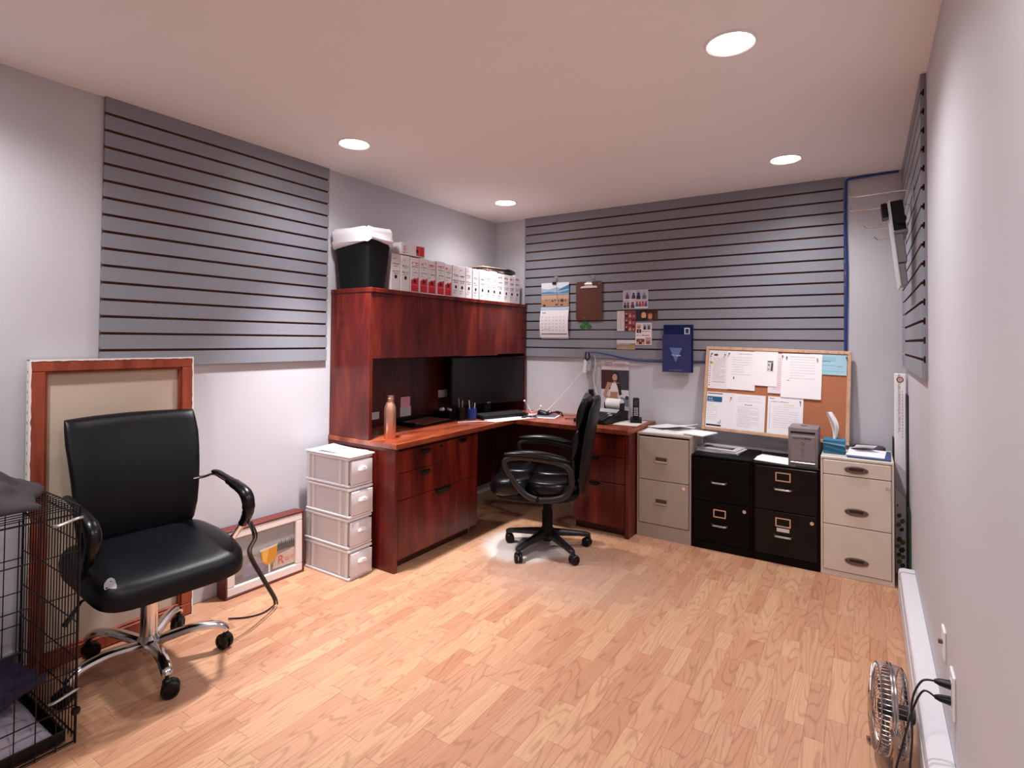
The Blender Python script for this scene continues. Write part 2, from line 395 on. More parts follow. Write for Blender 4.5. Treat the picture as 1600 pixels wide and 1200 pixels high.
# ------------------------------------------------------------------ recessed ceiling lights
LENS = mat('lamp_lens', (1, .96, .93, 1), .5, emit=14)
LNAMES = ['above the plastic drawer tower', 'in the far corner above the archive boxes', 'nearest the camera, largest of those in view', 'above the filing cabinets by the back wall', 'above the dog crate', 'nearest the wall outlet, out of view']
for i, (x, y, wb, ww, bs) in enumerate(LAMPS):
    t = thing('recessed_light', 'round white recessed ceiling light ' + LNAMES[i], 'ceiling light', (x, y, H - .012), group='recessed ceiling lights')
    mbb = MB(); mbb.lathe([(.076, H + .0), (.077, H - .004), (.084, H - .007), (.090, H - .003), (.090, H)], 32, (x, y, 0)); mbb.build('trim_ring', WHITEPT, t)
    MB().lathe([(.001, H - .003), (.077, H - .003), (.077, H - .001), (.001, H - .001)], 32, (x, y, 0)).build('lens', LENS, t)
    for nm, wt, size, bl in (('beam', wb, bs, .95), ('wide_beam', ww, 150, 1.0)):
        ld = bpy.data.lights.new('lamp_' + nm, 'SPOT'); ld.energy = wt; ld.spot_size = math.radians(size); ld.spot_blend = bl; ld.shadow_soft_size = .055; ld.color = LAMP_TINT
        lo = bpy.data.objects.new('lamp_' + nm, ld); COL.objects.link(lo); lo.parent = t; lo.location = (0, 0, -.012)

# ------------------------------------------------------------------ slatwall panels
def slatwall(name_label, a, b, axis, pos, sgn):
    """axis 'y': panel on a wall x=const running along y a..b; axis 'x': wall y=const"""
    P = H / 1 - .0005; n = 16; pitch = 1.2192 / n; z0 = P - 1.2192
    loc = (pos, (a + b) / 2, z0) if axis == 'y' else ((a + b) / 2, pos, z0)
    t = thing('slatwall', name_label, 'slat panel', loc)
    def pr(z, d): return (pos + sgn * d, z) if axis == 'y' else (z, 0)
    def ext(poly, mts, nm, mi=None):
        m_ = MB()
        if axis == 'y': m_.loft([[(pos + sgn * d, a, z) for d, z in poly], [(pos + sgn * d, b, z) for d, z in poly]])
        else: m_.loft([[(a, pos + sgn * d, z) for d, z in poly], [(b, pos + sgn * d, z) for d, z in poly]])
        if mi: m_.m = mi
        m_.build(nm, mts, t, angle=20)
    ext([(0, z0), (.006, z0), (.006, P), (0, P)], [MDF, SLAT], 'backing_board', [1, 0, 1, 1, 1, 1])
    for k in range(n):
        za, zb = z0 + k * pitch, z0 + (k + 1) * pitch
        g = .0058
        lo, hi = (za if k == 0 else za + g), (zb if k == n - 1 else zb - g)
        li, hi2 = (za if k == 0 else za + .013), (zb if k == n - 1 else zb - .013)
        poly = [(.0065, li), (.013, li), (.013, lo), (.0185, lo), (.0195, lo + .001), (.0195, hi - .001), (.0185, hi), (.013, hi), (.013, hi2), (.0065, hi2)]
        # lips and face painted grey, core raw fibreboard
        ext(poly, [MDF, SLAT], 'slat', [0, 0, 0, 1, 1, 1, 0, 0, 0, 0, 1, 1])
slatwall('grey slat panel on the left wall above the leaning canvas', -3.11, -1.885, 'y', .0005, 1)
slatwall('wide grey slat panel on the back wall behind the calendar', .336, 2.765, 'x', -.0005, -1)
slatwall('grey slat panel on the right wall with metal hooks', -1.46, -.03, 'y', W - .0005, -1)

# ------------------------------------------------------------------ L-shaped desk
def pull(mbx, M, w=.085, h=.026, d=.018):
    """cup pull: local x = width, y = out of the front, z = up"""
    mbx.M = M
    a = [(-w / 2, 0, h / 2), (w / 2, 0, h / 2), (w / 2 - .004, 0, h * .1), (w * .30, 0, -h / 2), (-w * .30, 0, -h / 2), (-w / 2 + .004, 0, h * .1)]
    b = [(-w / 2 + .004, -d, h / 2 - .003), (w / 2 - .004, -d, h / 2 - .003), (w / 2 - .01, -d, h * .12), (w * .26, -d * .7, -h * .4), (-w * .26, -d * .7, -h * .4), (-w / 2 + .01, -d, h * .12)]
    mbx.loft([a, b]); return mbx
def face_x(y, z, x): return Matrix(((0, -1, 0, x), (1, 0, 0, y), (0, 0, 1, z), (0, 0, 0, 1)))      # front facing +x
def face_y(x, z, y): return Matrix(((1, 0, 0, x), (0, 1, 0, y), (0, 0, 1, z), (0, 0, 0, 1)))      # front facing -y
DX, DY, DR, DH = .60, -.58, 1.519, .747
EY = -1.85
desk = thing('corner_desk', 'L-shaped cherry wood desk with drawer pedestals filling the far corner', 'desk', (.3, -.9, 0))
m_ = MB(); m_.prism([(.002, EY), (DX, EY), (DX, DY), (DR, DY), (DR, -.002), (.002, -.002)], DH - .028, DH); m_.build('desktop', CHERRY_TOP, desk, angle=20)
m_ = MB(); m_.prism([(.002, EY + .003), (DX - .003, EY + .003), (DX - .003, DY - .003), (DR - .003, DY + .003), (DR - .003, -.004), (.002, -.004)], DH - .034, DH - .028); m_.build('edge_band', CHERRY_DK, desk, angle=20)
Bx('end_panel', CHERRY, desk, .004, DX - .012, EY + .004, EY + .032, 0, DH - .034, .0015)
Bx('end_panel', CHERRY, desk, DR - .034, DR - .004, DY + .035, -.004, 0, DH - .034, .0015)
Bx('modesty_panel', CHERRY_DK, desk, .06, .078, -1.02, -.1, .1, DH - .034)
Bx('modesty_panel', CHERRY_DK, desk, .08, 1.10, -.10, -.082, .1, DH - .034)
FX = .575
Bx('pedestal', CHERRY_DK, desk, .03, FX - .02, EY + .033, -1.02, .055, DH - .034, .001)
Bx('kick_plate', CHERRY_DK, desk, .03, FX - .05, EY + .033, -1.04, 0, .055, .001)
m_ = MB(); m_.cyl((FX - .06, -1.05, 0), (FX - .06, -1.05, .055), .012); m_.build('foot', STEEL, desk)
def drawer_x(y0, y1, z0, z1, hy, hz, hw=.085, hh=.028):
    d = Bx('drawer', CHERRY, desk, FX - .019, FX, y0 + .002, y1 - .002, z0 + .002, z1 - .002, .0015)
    pull(MB(), face_x(hy, hz, FX), hw, hh).build('handle', BLACKPL, d)
    return d
ya, yb, yc = EY + .045, -1.40, -1.02
d1 = drawer_x(ya, yb, .565, .70, -1.575, .665)
k_ = MB(); k_.cyl((FX, -1.42, .672), (FX + .004, -1.42, .672), .009); k_.build('lock', BLACKPL, d1)
drawer_x(ya, yb, .405, .565, -1.575, .535)
drawer_x(yb, yc, .405, .70, -1.20, .678)
drawer_x(ya, yc, .06, .405, -1.40, .385, .15, .034)
PX0, PX1, PY = 1.085, DR - .036, DY + .045
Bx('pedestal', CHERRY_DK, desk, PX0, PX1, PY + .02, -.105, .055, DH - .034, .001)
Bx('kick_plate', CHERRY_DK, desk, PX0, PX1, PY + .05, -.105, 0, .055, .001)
for z0, z1, hz in ((.548, .70, None), (.365, .548, .528), (.06, .365, .345)):
    d = Bx('drawer', CHERRY, desk, PX0 + .002, PX1 - .004, PY, PY + .019, z0 + .002, z1 - .002, .0015)
    if hz: pull(MB(), face_y((PX0 + PX1) / 2 - .03, hz, PY), .085, .026).build('handle', BLACKPL, d)

# ------------------------------------------------------------------ hutch on the desk
HD, HZ0, HZ1 = .364, DH + .0005, 1.673
hut = thing('desk_hutch', 'tall cherry wood hutch with four doors standing on the desk', 'hutch', (.18, -.93, HZ0))
Bx('side_panel', CHERRY, hut, .003, HD, EY + .006, EY + .032, HZ0, HZ1 - .027, .0015)
Bx('side_panel', CHERRY, hut, .003, HD, -.052, -.026, HZ0, HZ1 - .027, .0015)
Bx('top_panel', CHERRY, hut, .003, HD + .006, EY + .003, -.023, HZ1 - .027, HZ1, .002)
Bx('back_panel', CHERRY_DK, hut, .003, .012, EY + .032, -.052, HZ0, HZ1 - .027, 0)
Bx('bottom_shelf', CHERRY_DK, hut, .012, HD - .022, EY + .032, -.052, 1.246, 1.266, .001)
ys = [EY + .033, -1.405, -.945, -.470, -.053]
for k in range(4):
    Bx('door', CHERRY, hut, HD - .019, HD, ys[k] + .0015, ys[k + 1] - .0015, (1.240, 1.240, 1.236, 1.246)[k], HZ1 - .030, .0015)

# ------------------------------------------------------------------ wastebasket on the hutch
wb = thing('wastebasket', 'black rectangular wastebasket with white liner bag on top of the hutch', 'wastebasket', (.19, -1.757, HZ1))
def rrect(cx, cy, hx, hy, r, z, n=5):
    out = []
    for sx, sy, a0 in ((1, 1, 0), (-1, 1, 90), (-1, -1, 180), (1, -1, 270)):
        for i in range(n + 1):
            a = math.radians(a0 + 90 * i / n); out.append((cx + sx * (hx - r) + r * math.cos(a), cy + sy * (hy - r) + r * math.sin(a), z))
    return out
m_ = MB(); R_ = [rrect(.19, -1.757, .132 + .030 * t, .082 + .024 * t, .028, HZ1 + .345 * t) for t in (0, .03, .5, 1)]
R_ += [rrect(.19, -1.757, .155, .10, .026, HZ1 + .34), rrect(.19, -1.757, .128, .078, .026, HZ1 + .01)]
m_.loft(R_); m_.build('bin', BLACKPL, wb)
m_ = MB(); R_ = []
NB = 72
for j, (t, dz, gx) in enumerate(((0, .222, -.006), (.12, .226, .004), (.3, .245, .007), (.45, .262, .005), (.6, .280, .006), (.8, .300, .005), (1, .318, .002), (1.1, .324, -.008), (1.3, .29, -.024), (1.5, .2, -.034))):
    ring = []
    base = rrect(.19, -1.757, .164 + gx, .106 + gx, .030, 0, NB // 4 - 1)
    for i, p in enumerate(base):
        q = Vector((p[0] - .19, p[1] + 1.757, 0)); a = math.atan2(q.y, q.x)
        nz = noise.noise(Vector((2.6 * math.cos(a), 2.6 * math.sin(a), j * .35)))
        n2 = noise.noise(Vector((9 * math.cos(a) + j * .5, 9 * math.sin(a), 4 + j * .9))); n3 = noise.noise(Vector((22 * math.cos(a) + j * 1.1, 22 * math.sin(a) - j * .9, j * .6)))
        s_ = 1 + .035 * nz + .05 * n2 + .03 * n3
        ring.append((.19 + q.x * s_, -1.757 + q.y * s_, HZ1 + dz + .046 + (.030 * nz - .03 * math.sin(a - .5) if t < .3 else .016 * nz + .012 * n2) + .006 * n3))
    R_.append(ring)
m_.loft(R_, caps=False); m_.build('liner_bag', BAG, wb, angle=60)

# ------------------------------------------------------------------ archive boxes on the hutch
BXF = [ -1.636, -1.552, -1.466, -1.378, -1.288, -1.200, -1.112, -1.026, -.940, -.855, -.772, -.690, -.606, -.522, -.438, -.352, -.265, -.176, -.088]
CARD = mat('archive_card', '#d7cfd2', .7); CARDS = mat('archive_side', '#9b8f90', .8); HOLE = ink('#0b0809')
ORD = ['first', 'second', 'third', 'fourth', 'fifth', 'sixth', 'seventh', 'eighth', 'ninth', 'tenth', 'eleventh', 'twelfth', 'thirteenth', 'fourteenth', 'fifteenth', 'sixteenth', 'seventeenth', 'eighteenth']
for k in range(18):
    y0, y1 = BXF[k], BXF[k + 1]; y1 -= .003 + random.uniform(0, .004); hgt = .238 + random.uniform(-.004, .006)
    fx = .335 - random.uniform(0, .012); z0 = HZ1 + .0005
    red = 2 <= k <= 6; rt4 = k >= 14
    desc = 'white archive box with red lower half' if red else ('white archive box with small red print' if rt4 else 'plain white archive box')
    t = thing('archive_box', '%s, %s from the wastebasket' % (desc, ORD[k]), 'box file', (fx - .13, (y0 + y1) / 2, z0), group='archive boxes in a row on the hutch')
    m_ = MB(); m_.box(fx - .27, fx, y0, y1, z0, z0 + hgt, .0015); m_.build('case', CARD, t)
    s = Sheet((fx + .0002, y0, z0), Y, Z); w = y1 - y0
    if red:
        top = hgt * .40
        s.poly([(.006, .008), (w - .006, .008), (w - .006, top + .012), (w * .6, top), (w * .5, top + .006), (.006, top - .012)], '#c01124', 1)
        s.rect(.006, hgt * .215, w - .006, hgt * .235, '#d8585f', 2)
        s.scrib(.012, w - .010, hgt * .80, .022, '#b83a4c', 1, .35); s.scrib(.014, w - .012, hgt * .805, .009, '#e9dfe0', 2, .2)
        s.scrib(.012, w - .012, hgt * .73, .006, '#3a3438', 1); s.scrib(w * .4, w * .55, hgt * .66, .006, '#3a3438', 1); s.scrib(.02, w - .01, hgt * .57, .007, '#4a4448', 1); s.scrib(.015, w * .4, hgt * .48, .005, '#5a5458', 1)
        s.disc(w * .5, hgt * .325, .0125, '#0b0809', 3)
    else:
        if rt4: s.scrib(.014, w - .02, hgt * .84, .014, '#9c3a48', 1, .35)
        else: s.scrib(.012, w * .55, hgt * .86, .005, '#6a6468', 1)
        s.scrib(.012, w - .012, hgt * (.72 - .02 * (k % 3)), .007, '#3a3438', 1); s.scrib(w * .25, w * .75, hgt * .66, .006, '#4a4448', 1)
        s.scrib(.010, w - .01, hgt * .52, .007, '#4a4448', 1); s.scrib(.02, w * .8, hgt * .46, .006, '#55505a', 1)
        if k > 6: s.scrib(.014, w * .6, hgt * .2, .008, '#6a6468', 1); s.scrib(.012, w * .5, hgt * .13, .007, '#8a8488', 1)
        s.disc(w * .5, hgt * (.38 if k < 2 else .33), .0125, '#0b0809', 2)
    s.build(t)
# the one lying on its side on top
z0 = HZ1 + .246; t = thing('archive_box', 'white and red archive box lying on its side atop the row', 'box file', (.2, -1.44, z0), group='archive boxes in a row on the hutch')
y0, y1, fx = -1.555, -1.325, .33
m_ = MB(); m_.box(fx - .27, fx, y0, y1, z0, z0 + .078, .0015); m_.build('case', CARD, t)
s = Sheet((fx + .0002, y0, z0), Y, Z)
s.rect(.145, .006, .222, .070, '#c01124'); s.rect(.170, .006, .176, .070, '#d8585f', 2); s.disc(.152, .036, .012, '#0b0809', 3)
for v in (.010, .024, .038, .052): s.scrib(.018, .044, v, .011, '#a03848', 1, .3)
s.scrib(.055, .062, .012, .006, '#4a4448'); s.scrib(.055, .064, .03, .006, '#4a4448'); s.scrib(.056, .063, .05, .006, '#4a4448')
s.build(t)
# pile at the right end
z0 = HZ1 + .2465
t = thing('cardboard_carton', 'flat open brown cardboard carton lying on the row of archive boxes', 'carton', (.17, -.4, z0))
KRAFT = mat('kraft_card', '#b08f78', .85); KDK = mat('dark_print_card', '#3a2826', .7)
Bx('tray', KDK, t, .06, .30, -.60, -.27, z0, z0 + .03, .002)
m_ = MB(); m_.M = Matrix.Translation((.18, -.435, z0 + .034)) @ Matrix.Rotation(.04, 4, 'X'); m_.box(-.125, .125, -.18, .172, 0, .006, .001); m_.build('lid_flap', KRAFT, t)
s = Sheet((.3002, -.60, z0), Y, Z); s.scrib(.22, .30, .008, .012, '#cdb6a8', 1, .3); s.scrib(.05, .12, .008, .010, '#8a6a5e', 1, .3); s.build(t)
m_ = MB()
R_ = []
for i in range(9):
    a = i / 8; y = -.262 + .215 * a; k = math.sin(PI * min(max(a, .06), .94)) ** .35; R_.append([(.20 + .105 * k * math.cos(b) , y, z0 + .032 + .030 * k * math.sin(b) * (1 + .15 * math.sin(5 * a)) - .0) for b in [2 * PI * j / 14 for j in range(14)]])
m_.loft(R_); m_.build('soft_case', LEATHER2, label='black soft zip case on the last archive boxes by the back wall', cat='case')

# ------------------------------------------------------------------ things on the desk under the hutch
z0 = DH + .0006
b = thing('water_bottle', 'tall hammered copper water bottle at the left end of the desk', 'bottle', (.41, -1.715, z0))
m_ = MB(); m_.lathe([(.0, 0), (.034, 0), (.036, .004), (.036, .165), (.034, .19), (.026, .213), (.0215, .225), (.0215, .236), (.0, .236)], 32, (.41, -1.715, z0)); m_.build('body', COPPER, b)
m_ = MB(); m_.lathe([(.0, .236), (.0225, .236), (.026, .240), (.026, .247), (.0225, .250), (.0225, .256), (.026, .259), (.025, .264), (0, .266)], 32, (.41, -1.715, z0)); m_.build('cap', mat('copper_cap', '#d9b3a0', .25, 1), b)
sp = thing('desk_speaker', 'small black desktop speaker in the hutch corner behind the bottle', 'speaker', (.20, -1.765, z0))
Bx('cabinet', BLACKPL, sp, .15, .25, -1.805, -1.725, z0, z0 + .115, .006, 2)
m_ = MB(); m_.lathe([(.0, .002), (.02, .001), (.028, .004), (.032, .001)], 20, (.2505, -1.765, z0 + .04), M=Matrix.Rotation(PI / 2, 4, 'Y')); m_.build('cone', mat('cone_grey', '#4a4a50', .5), sp)
m_ = MB(); m_.lathe([(.0, .001), (.010, .003), (.014, .001)], 16, (.2505, -1.765, z0 + .09), M=Matrix.Rotation(PI / 2, 4, 'Y')); m_.build('tweeter', mat('cone_grey', '#4a4a50', .5), sp)
def note(label, y0, y1, za, zb, c, group='notes stuck inside the hutch'):
    o, s = paper('sticky_note', label, 'note', (.0125, y0, za), Y, Z, y1 - y0, zb - za, c, group, .0006)
    return o, s
o, s = note('white card taped below the pink note inside the hutch', -1.218, -1.106, .790, .860, '#c9c5cd'); s.para(.01, .1, .058, .01, .012, .003, '#8f8b95'); s.build(o)
note('pink sticky note inside the hutch above a white card', -1.214, -1.116, .861, .932, '#e3a0ae')
o, s = note('white note stuck beside the monitor inside the hutch', -.794, -.682, .896, .954, '#cfcbd2'); s.para(.01, .1, .045, .008, .012, .003, '#9f9ba5'); s.build(o)
o, s = note('white note above the small speaker inside the hutch', -1.50, -1.425, .80, .85, '#cfcbd2'); s.para(.01, .065, .04, .008, .012, .003, '#9f9ba5'); s.build(o)
# clipboard lying on a black letter tray
t = thing('letter_tray', 'flat black letter tray lying against the hutch back', 'tray', (.15, -1.13, z0))
Bx('base', BLACKMT, t, .025, .265, -1.33, -.91, z0, z0 + .012, .003)
Bx('back_rim', BLACKMT, t, .025, .040, -1.33, -.91, z0 + .012, z0 + .036, .002)
Bx('side_rim', BLACKMT, t, .040, .265, -1.33, -1.318, z0 + .012, z0 + .03, .002)
t = thing('clipboard', 'brown clipboard lying flat on the black letter tray', 'clipboard', (.17, -1.12, z0 + .0125))
m_ = MB(); m_.M = Matrix.Translation((.165, -1.11, z0 + .0125)) @ Matrix.Rotation(.10, 4, 'Z'); m_.box(-.105, .105, -.17, .17, 0, .004, .0015); m_.build('board', mat('hardboard', '#6f4232', .6, mottle=.1, mscale=30), t)
m_ = MB(); m_.M = Matrix.Translation((.165, -1.11, z0 + .0166)) @ Matrix.Rotation(.10, 4, 'Z'); m_.box(-.05, .05, -.172, -.145, 0, .006, .002); m_.cyl((-.03, -.158, .006), (.03, -.158, .006), .006, n=10); m_.build('clip', STEEL, t)
# tape dispenser / black organiser with white rolls
t = thing('desk_organiser', 'low black desk organiser holding white bits left of the pen cups', 'organiser', (.13, -.90, z0))
Bx('box', BLACKMT, t, .05, .21, -.895, -.775, z0, z0 + .06, .006, 2)
m_ = MB(); m_.cyl((.11, -.875, z0 + .068), (.11, -.845, z0 + .068), .014, n=14); m_.cyl((.17, -.83, z0 + .066), (.12, -.80, z0 + .066), .010, n=12); m_.build('white_roll', PAPER, t)
def cup(label, x, y, r, h, mt, pens):
    t = thing('pen_cup', label, 'pen cup', (x, y, z0))
    m_ = MB(); m_.lathe([(0, 0), (r * .95, 0), (r, h), (r - .002, h), (r * .93, .004), (0, .004)], 24, (x, y, z0)); m_.build('cup', mt, t)
    for i, (c, a) in enumerate(pens):
        m_ = MB(); p0 = Vector((x + .012 * math.cos(a), y + .012 * math.sin(a), z0 + .006)); p1 = p0 + Vector((.012 * math.cos(a), .012 * math.sin(a), h + .035 + .01 * i)); m_.cyl(p0, p1, .0038, n=8); m_.build('pen', ink(c, .4), t)
cup('black pen cup full of dark pens left of the blue cup', .275, -.835, .036, .095, BLACKPL, (('#2a2a2e', .3), ('#c8c4c8', 1.7), ('#333338', 3.1), ('#9c989e', 4.6)))
cup('blue mesh pen cup standing left of the monitor', .335, -.772, .034, .085, mat('blue_mesh', '#1d3b8e', .45), (('#e8e4e8', .2), ('#2a3a6a', 2.2), ('#ddd9d2', 3.9)))
# monitor turned into the corner
MC = Vector((.245, -.435, 0)); ma = math.atan2(.36 - .12, .73)          # angle of the screen plane from +y towards +x
MM = Matrix.Translation((MC.x, MC.y, z0)) @ Matrix.Rotation(PI / 2 - ma, 4, 'Z') @ Matrix.Rotation(0, 4, 'X')   # local x along the screen, -y out of it
mon = thing('monitor', 'large black flat computer monitor standing under the hutch', 'monitor', matrix=MM)
def LB(name, mt, par, *a, **k): return MB().box(*a, **k).build(name, mt, par, local=True)
LB('bezel', BLACKPL, mon, -.375, .375, -.018, .018, .085, .475, b=.005)
LB('screen', mat('dark_screen', '#030304', .25), mon, -.362, .362, -.0195, -.0182, .108, .463)
LB('stand_neck', BLACKPL, mon, -.035, .035, .004, .03, .01, .12, b=.004)
LB('stand_foot', BLACKPL, mon, -.13, .13, -.09, .09, 0, .012, b=.004)
s = Sheet(MM @ Vector((-.022, -.0186, .092)), MM.to_3x3() @ X, Z); s.scrib(0, .044, 0, .009, '#b9b7bd', 1, .3); s.build(mon, 'logo')
# keyboard with a sloping row of keys
KM = Matrix.Translation((.430, -.515, z0 + .0035)) @ Matrix.Rotation(PI / 2 - ma - .02, 4, 'Z')
kb = thing('keyboard', 'black computer keyboard in front of the monitor', 'keyboard', matrix=KM)
m_ = MB(); m_.M = Matrix.Rotation(.09, 4, 'X'); m_.box(-.225, .225, -.075, .075, .008, .022, b=.004); m_.build('case', BLACKPL, kb, local=True)
m_ = MB(); m_.M = Matrix.Rotation(.09, 4, 'X')
for r in range(5):
    for c in range(20): m_.box(-.212 + c * .0212, -.212 + c * .0212 + .0185, -.062 + r * .023, -.062 + r * .023 + .019, .022, .029, b=.002)
m_.build('keys', mat('key_grey', '#1c1c20', .5), kb, local=True); kb.children[-1]['kind'] = 'stuff'
WH = [('white paper pad lying under the keyboard on the corner of the desk', .560, -.56, .44, .15, 1.24, '#e9e4e6'), ('white sheet under the mouse on the corner of the desk', .66, -.30, .30, .21, .25, '#eee9ea'), ('pink printed slip beside the mouse on the desk', .545, -.24, .13, .07, .7, '#c98f96')]
for i, (lb, x, y, w, h, a, c) in enumerate(WH):
    U = Vector((math.cos(a), math.sin(a), 0)); V = Vector((-math.sin(a), math.cos(a), 0)); O = Vector((x, y, z0 + (.0, .0, .0016)[i])) - U * w / 2 - V * h / 2
    o, s = paper('loose_paper', lb, 'paper', O, U, V, w, h, c); s.para(.02, w - .02, h - .02, .02, .016, .004, '#b9b1b8' if i < 2 else '#8a4a56'); s.build(o)
o = MB(); o.M = Matrix.Translation((.70, -.27, z0 + .0013)) @ Matrix.Rotation(.3, 4, 'Z'); o.box(-.09, .09, -.075, .075, 0, .003, .001); o.build('mouse_pad', mat('pad_grey', '#5b555f', .8), label='dark grey mouse pad under the black mouse', cat='mouse pad')
mo = thing('computer_mouse', 'black computer mouse on the desk corner right of the keyboard', 'mouse', (.665, -.245, z0 + .0045))
m_ = MB(); R_ = []
for i in range(9):
    t_ = -1 + 2 * i / 8; k = math.sqrt(max(0, 1 - t_ ** 4)); k = max(k, .15); R_.append([(.665 + t_ * .055, -.245 + .031 * k * math.cos(a), z0 + .0045 + max(0, .036 * k * (1 - .25 * t_) * math.sin(a))) for a in [2 * PI * j / 16 for j in range(16)]])
m_.loft(R_); m_.build('shell', BLACKPL, mo)
m_ = MB(); m_.cyl((.632, -.248, z0 + .036), (.632, -.242, z0 + .036), .008, n=12); m_.build('scroll_wheel', mat('grey_rubber', '#55555a', .6), mo)
t = thing('eyeglasses', 'folded black-rimmed reading glasses lying in front of the mouse', 'glasses', (.66, -.46, z0 + .002))
m_ = MB()
for k in (-1, 1):
    c = Vector((.655, -.455, z0 + .014)) + Vector((.55, .83, 0)).normalized() * .032 * k; u = Vector((.55, .83, 0)).normalized(); v = Vector((.83, -.55, .55)).normalized()
    m_.tube([c + u * .026 * math.cos(a) + v * .018 * math.sin(a) for a in [2 * PI * i / 16 for i in range(16)]], .0035, 6, closed=True)
m_.build('rims', BLACKPL, t)
m_ = MB(); m_.tube([(.625, -.51, z0 + .012), (.60, -.44, z0 + .010), (.63, -.36, z0 + .008)], .0028, 6); m_.tube([(.69, -.40, z0 + .012), (.65, -.42, z0 + .008), (.61, -.50, z0 + .006)], .0028, 6); m_.build('temples', BLACKPL, t)
m_ = MB(); m_.tube(smooth_path([(.56, -.80, z0 + .004), (.50, -.84, z0 + .006), (.43, -.90, z0 + .006), (.36, -.98, z0 + .004)], 4), .004, 6); m_.build('stylus_pen', ink('#d8d2d4', .4), label='thin white pen lying on the desk left of the keyboard', cat='pen')
ep = thing('earphones', 'small white wired earphones tangled at the right of the monitor', 'earphones', (.50, -.14, z0))
m_ = MB(); m_.tube(smooth_path([(.50, -.16, z0 + .003), (.45, -.13, z0 + .05), (.42, -.14, z0 + .09)], 5), .0016, 6); m_.tube(smooth_path([(.50, -.16, z0 + .003), (.55, -.12, z0 + .03), (.56, -.10, z0 + .05)], 5), .0016, 6); m_.build('wire', WHITECB, ep)
for p in ((.42, -.14, z0 + .092), (.56, -.10, z0 + .052)):
    m_ = MB(); m_.lathe([(0, -.009), (.008, -.006), (.010, 0), (.007, .008), (0, .010)], 12, p); m_.build('earbud', WHITEPL, ep)
m_ = MB(); m_.tube(smooth_path([(.71, -.225, z0 + .006), (.80, -.15, z0 + .004), (.92, -.14, z0 + .004), (.98, -.22, z0 + .004), (.90, -.32, z0 + .004), (1.02, -.34, z0 + .004)], 6), .0022, 6); m_.build('mouse_cable', BLACKCB, label='thin black mouse cable looping over the desk', cat='cable')
t = thing('headset', 'coiled black wired headset behind the mouse on the desk', 'headset', (.70, -.13, z0))
m_ = MB(); m_.tube([(.70 + .05 * math.cos(a), -.13 + .035 * math.sin(a), z0 + .008 + .012 * abs(math.sin(a * 1.5))) for a in [2 * PI * i / 20 for i in range(20)]], .006, 6, closed=True); m_.tube(smooth_path([(.74, -.11, z0 + .02), (.78, -.15, z0 + .02), (.82, -.20, z0 + .006)], 5), .007, 6); m_.build('band', BLACKPL, t)
m_ = MB(); m_.lathe([(0, 0), (.018, .002), (.020, .010), (.014, .018), (0, .02)], 14, (.66, -.12, z0)); m_.build('ear_pad', STEEL, t)
# printing calculator
CM = Matrix.Translation((1.175, -.235, z0)) @ Matrix.Rotation(-.14, 4, 'Z') @ Matrix.Scale(1.18, 4)
ca = thing('printing_calculator', 'black desk calculator with white paper roll below the wall calendar', 'calculator', matrix=CM)
m_ = MB(); m_.prism([(-.155, 0), (.14, 0), (.14, .062), (.075, .068), (.03, .05), (-.155, .018)], -.115, .115, 'x'); m_.build('case', BLACKPL, ca, local=True)
m_ = MB(); m_.M = Matrix.Translation((0, -.062, .0365)) @ Matrix.Rotation(math.atan2(.032, .185), 4, 'X')
for r in range(5):
    for c in range(7): m_.box(-.10 + c * .0288, -.10 + c * .0288 + .023, -.085 + r * .034, -.085 + r * .034 + .024, 0, .007, b=.002, m=1 if (c + r) % 5 == 4 else 0)
k = m_.build('keys', [mat('key_grey', '#1c1c20', .5), ink('#8b8790', .5)], ca, local=True); k['kind'] = 'stuff'
m_ = MB(); m_.M = Matrix.Translation((0, .052, .0615)) @ Matrix.Rotation(.42, 4, 'X'); m_.box(-.09, .09, -.022, .022, 0, .003, b=.001); m_.build('display', ink('#aeb0b4', .25), ca, local=True)
m_ = MB(); m_.cyl((-.03, .125, .10), (.075, .125, .10), .036, n=24); m_.build('paper_roll', PAPER, ca, local=True)
m_ = MB(); m_.box(-.042, -.034, .095, .145, .05, .11, b=.002); m_.box(.079, .087, .095, .145, .05, .11, b=.002); m_.build('roll_holder', BLACKPL, ca, local=True)
# cordless phone on a white sheet
o, s = paper('loose_paper', 'white sheet under the cordless phone at the end of the desk', 'paper', (1.315, -.36, z0), Vector((1, .05, 0)), Vector((-.05, 1, 0)), .18, .28, '#e9e2da')
ph = thing('cordless_phone', 'black cordless phone standing upright in its charging base', 'phone', (1.425, -.17, z0 + .0015))
PM = Matrix.Translation((1.425, -.17, z0 + .0015)) @ Matrix.Rotation(.35, 4, 'Z')
m_ = MB(); m_.M = PM; m_.prism([(-.045, 0), (.05, 0), (.045, .035), (.0, .03), (-.045, .018)], -.042, .042, 'x'); m_.build('base', BLACKPL, ph)
m_ = MB(); m_.M = PM @ Matrix.Translation((0, .012, .018)) @ Matrix.Rotation(-.12, 4, 'X'); m_.box(-.024, .024, -.014, .014, 0, .165, b=.008, seg=2); m_.build('handset', BLACKPL, ph)
s = Sheet(PM @ Matrix.Translation((0, .012, .018)) @ Matrix.Rotation(-.12, 4, 'X') @ Vector((-.018, -.0143, 0)), (PM.to_3x3() @ X), (PM.to_3x3() @ Matrix.Rotation(-.12, 3, 'X') @ Z))
s.rect(.003, .105, .033, .140, '#2a2c33', 1)
for r in range(5):
    for c in range(3): s.rect(.003 + c * .011, .030 + r * .013, .011 + c * .011, .038 + r * .013, '#b9b7bb', 1)
s.build(ph, 'keypad')

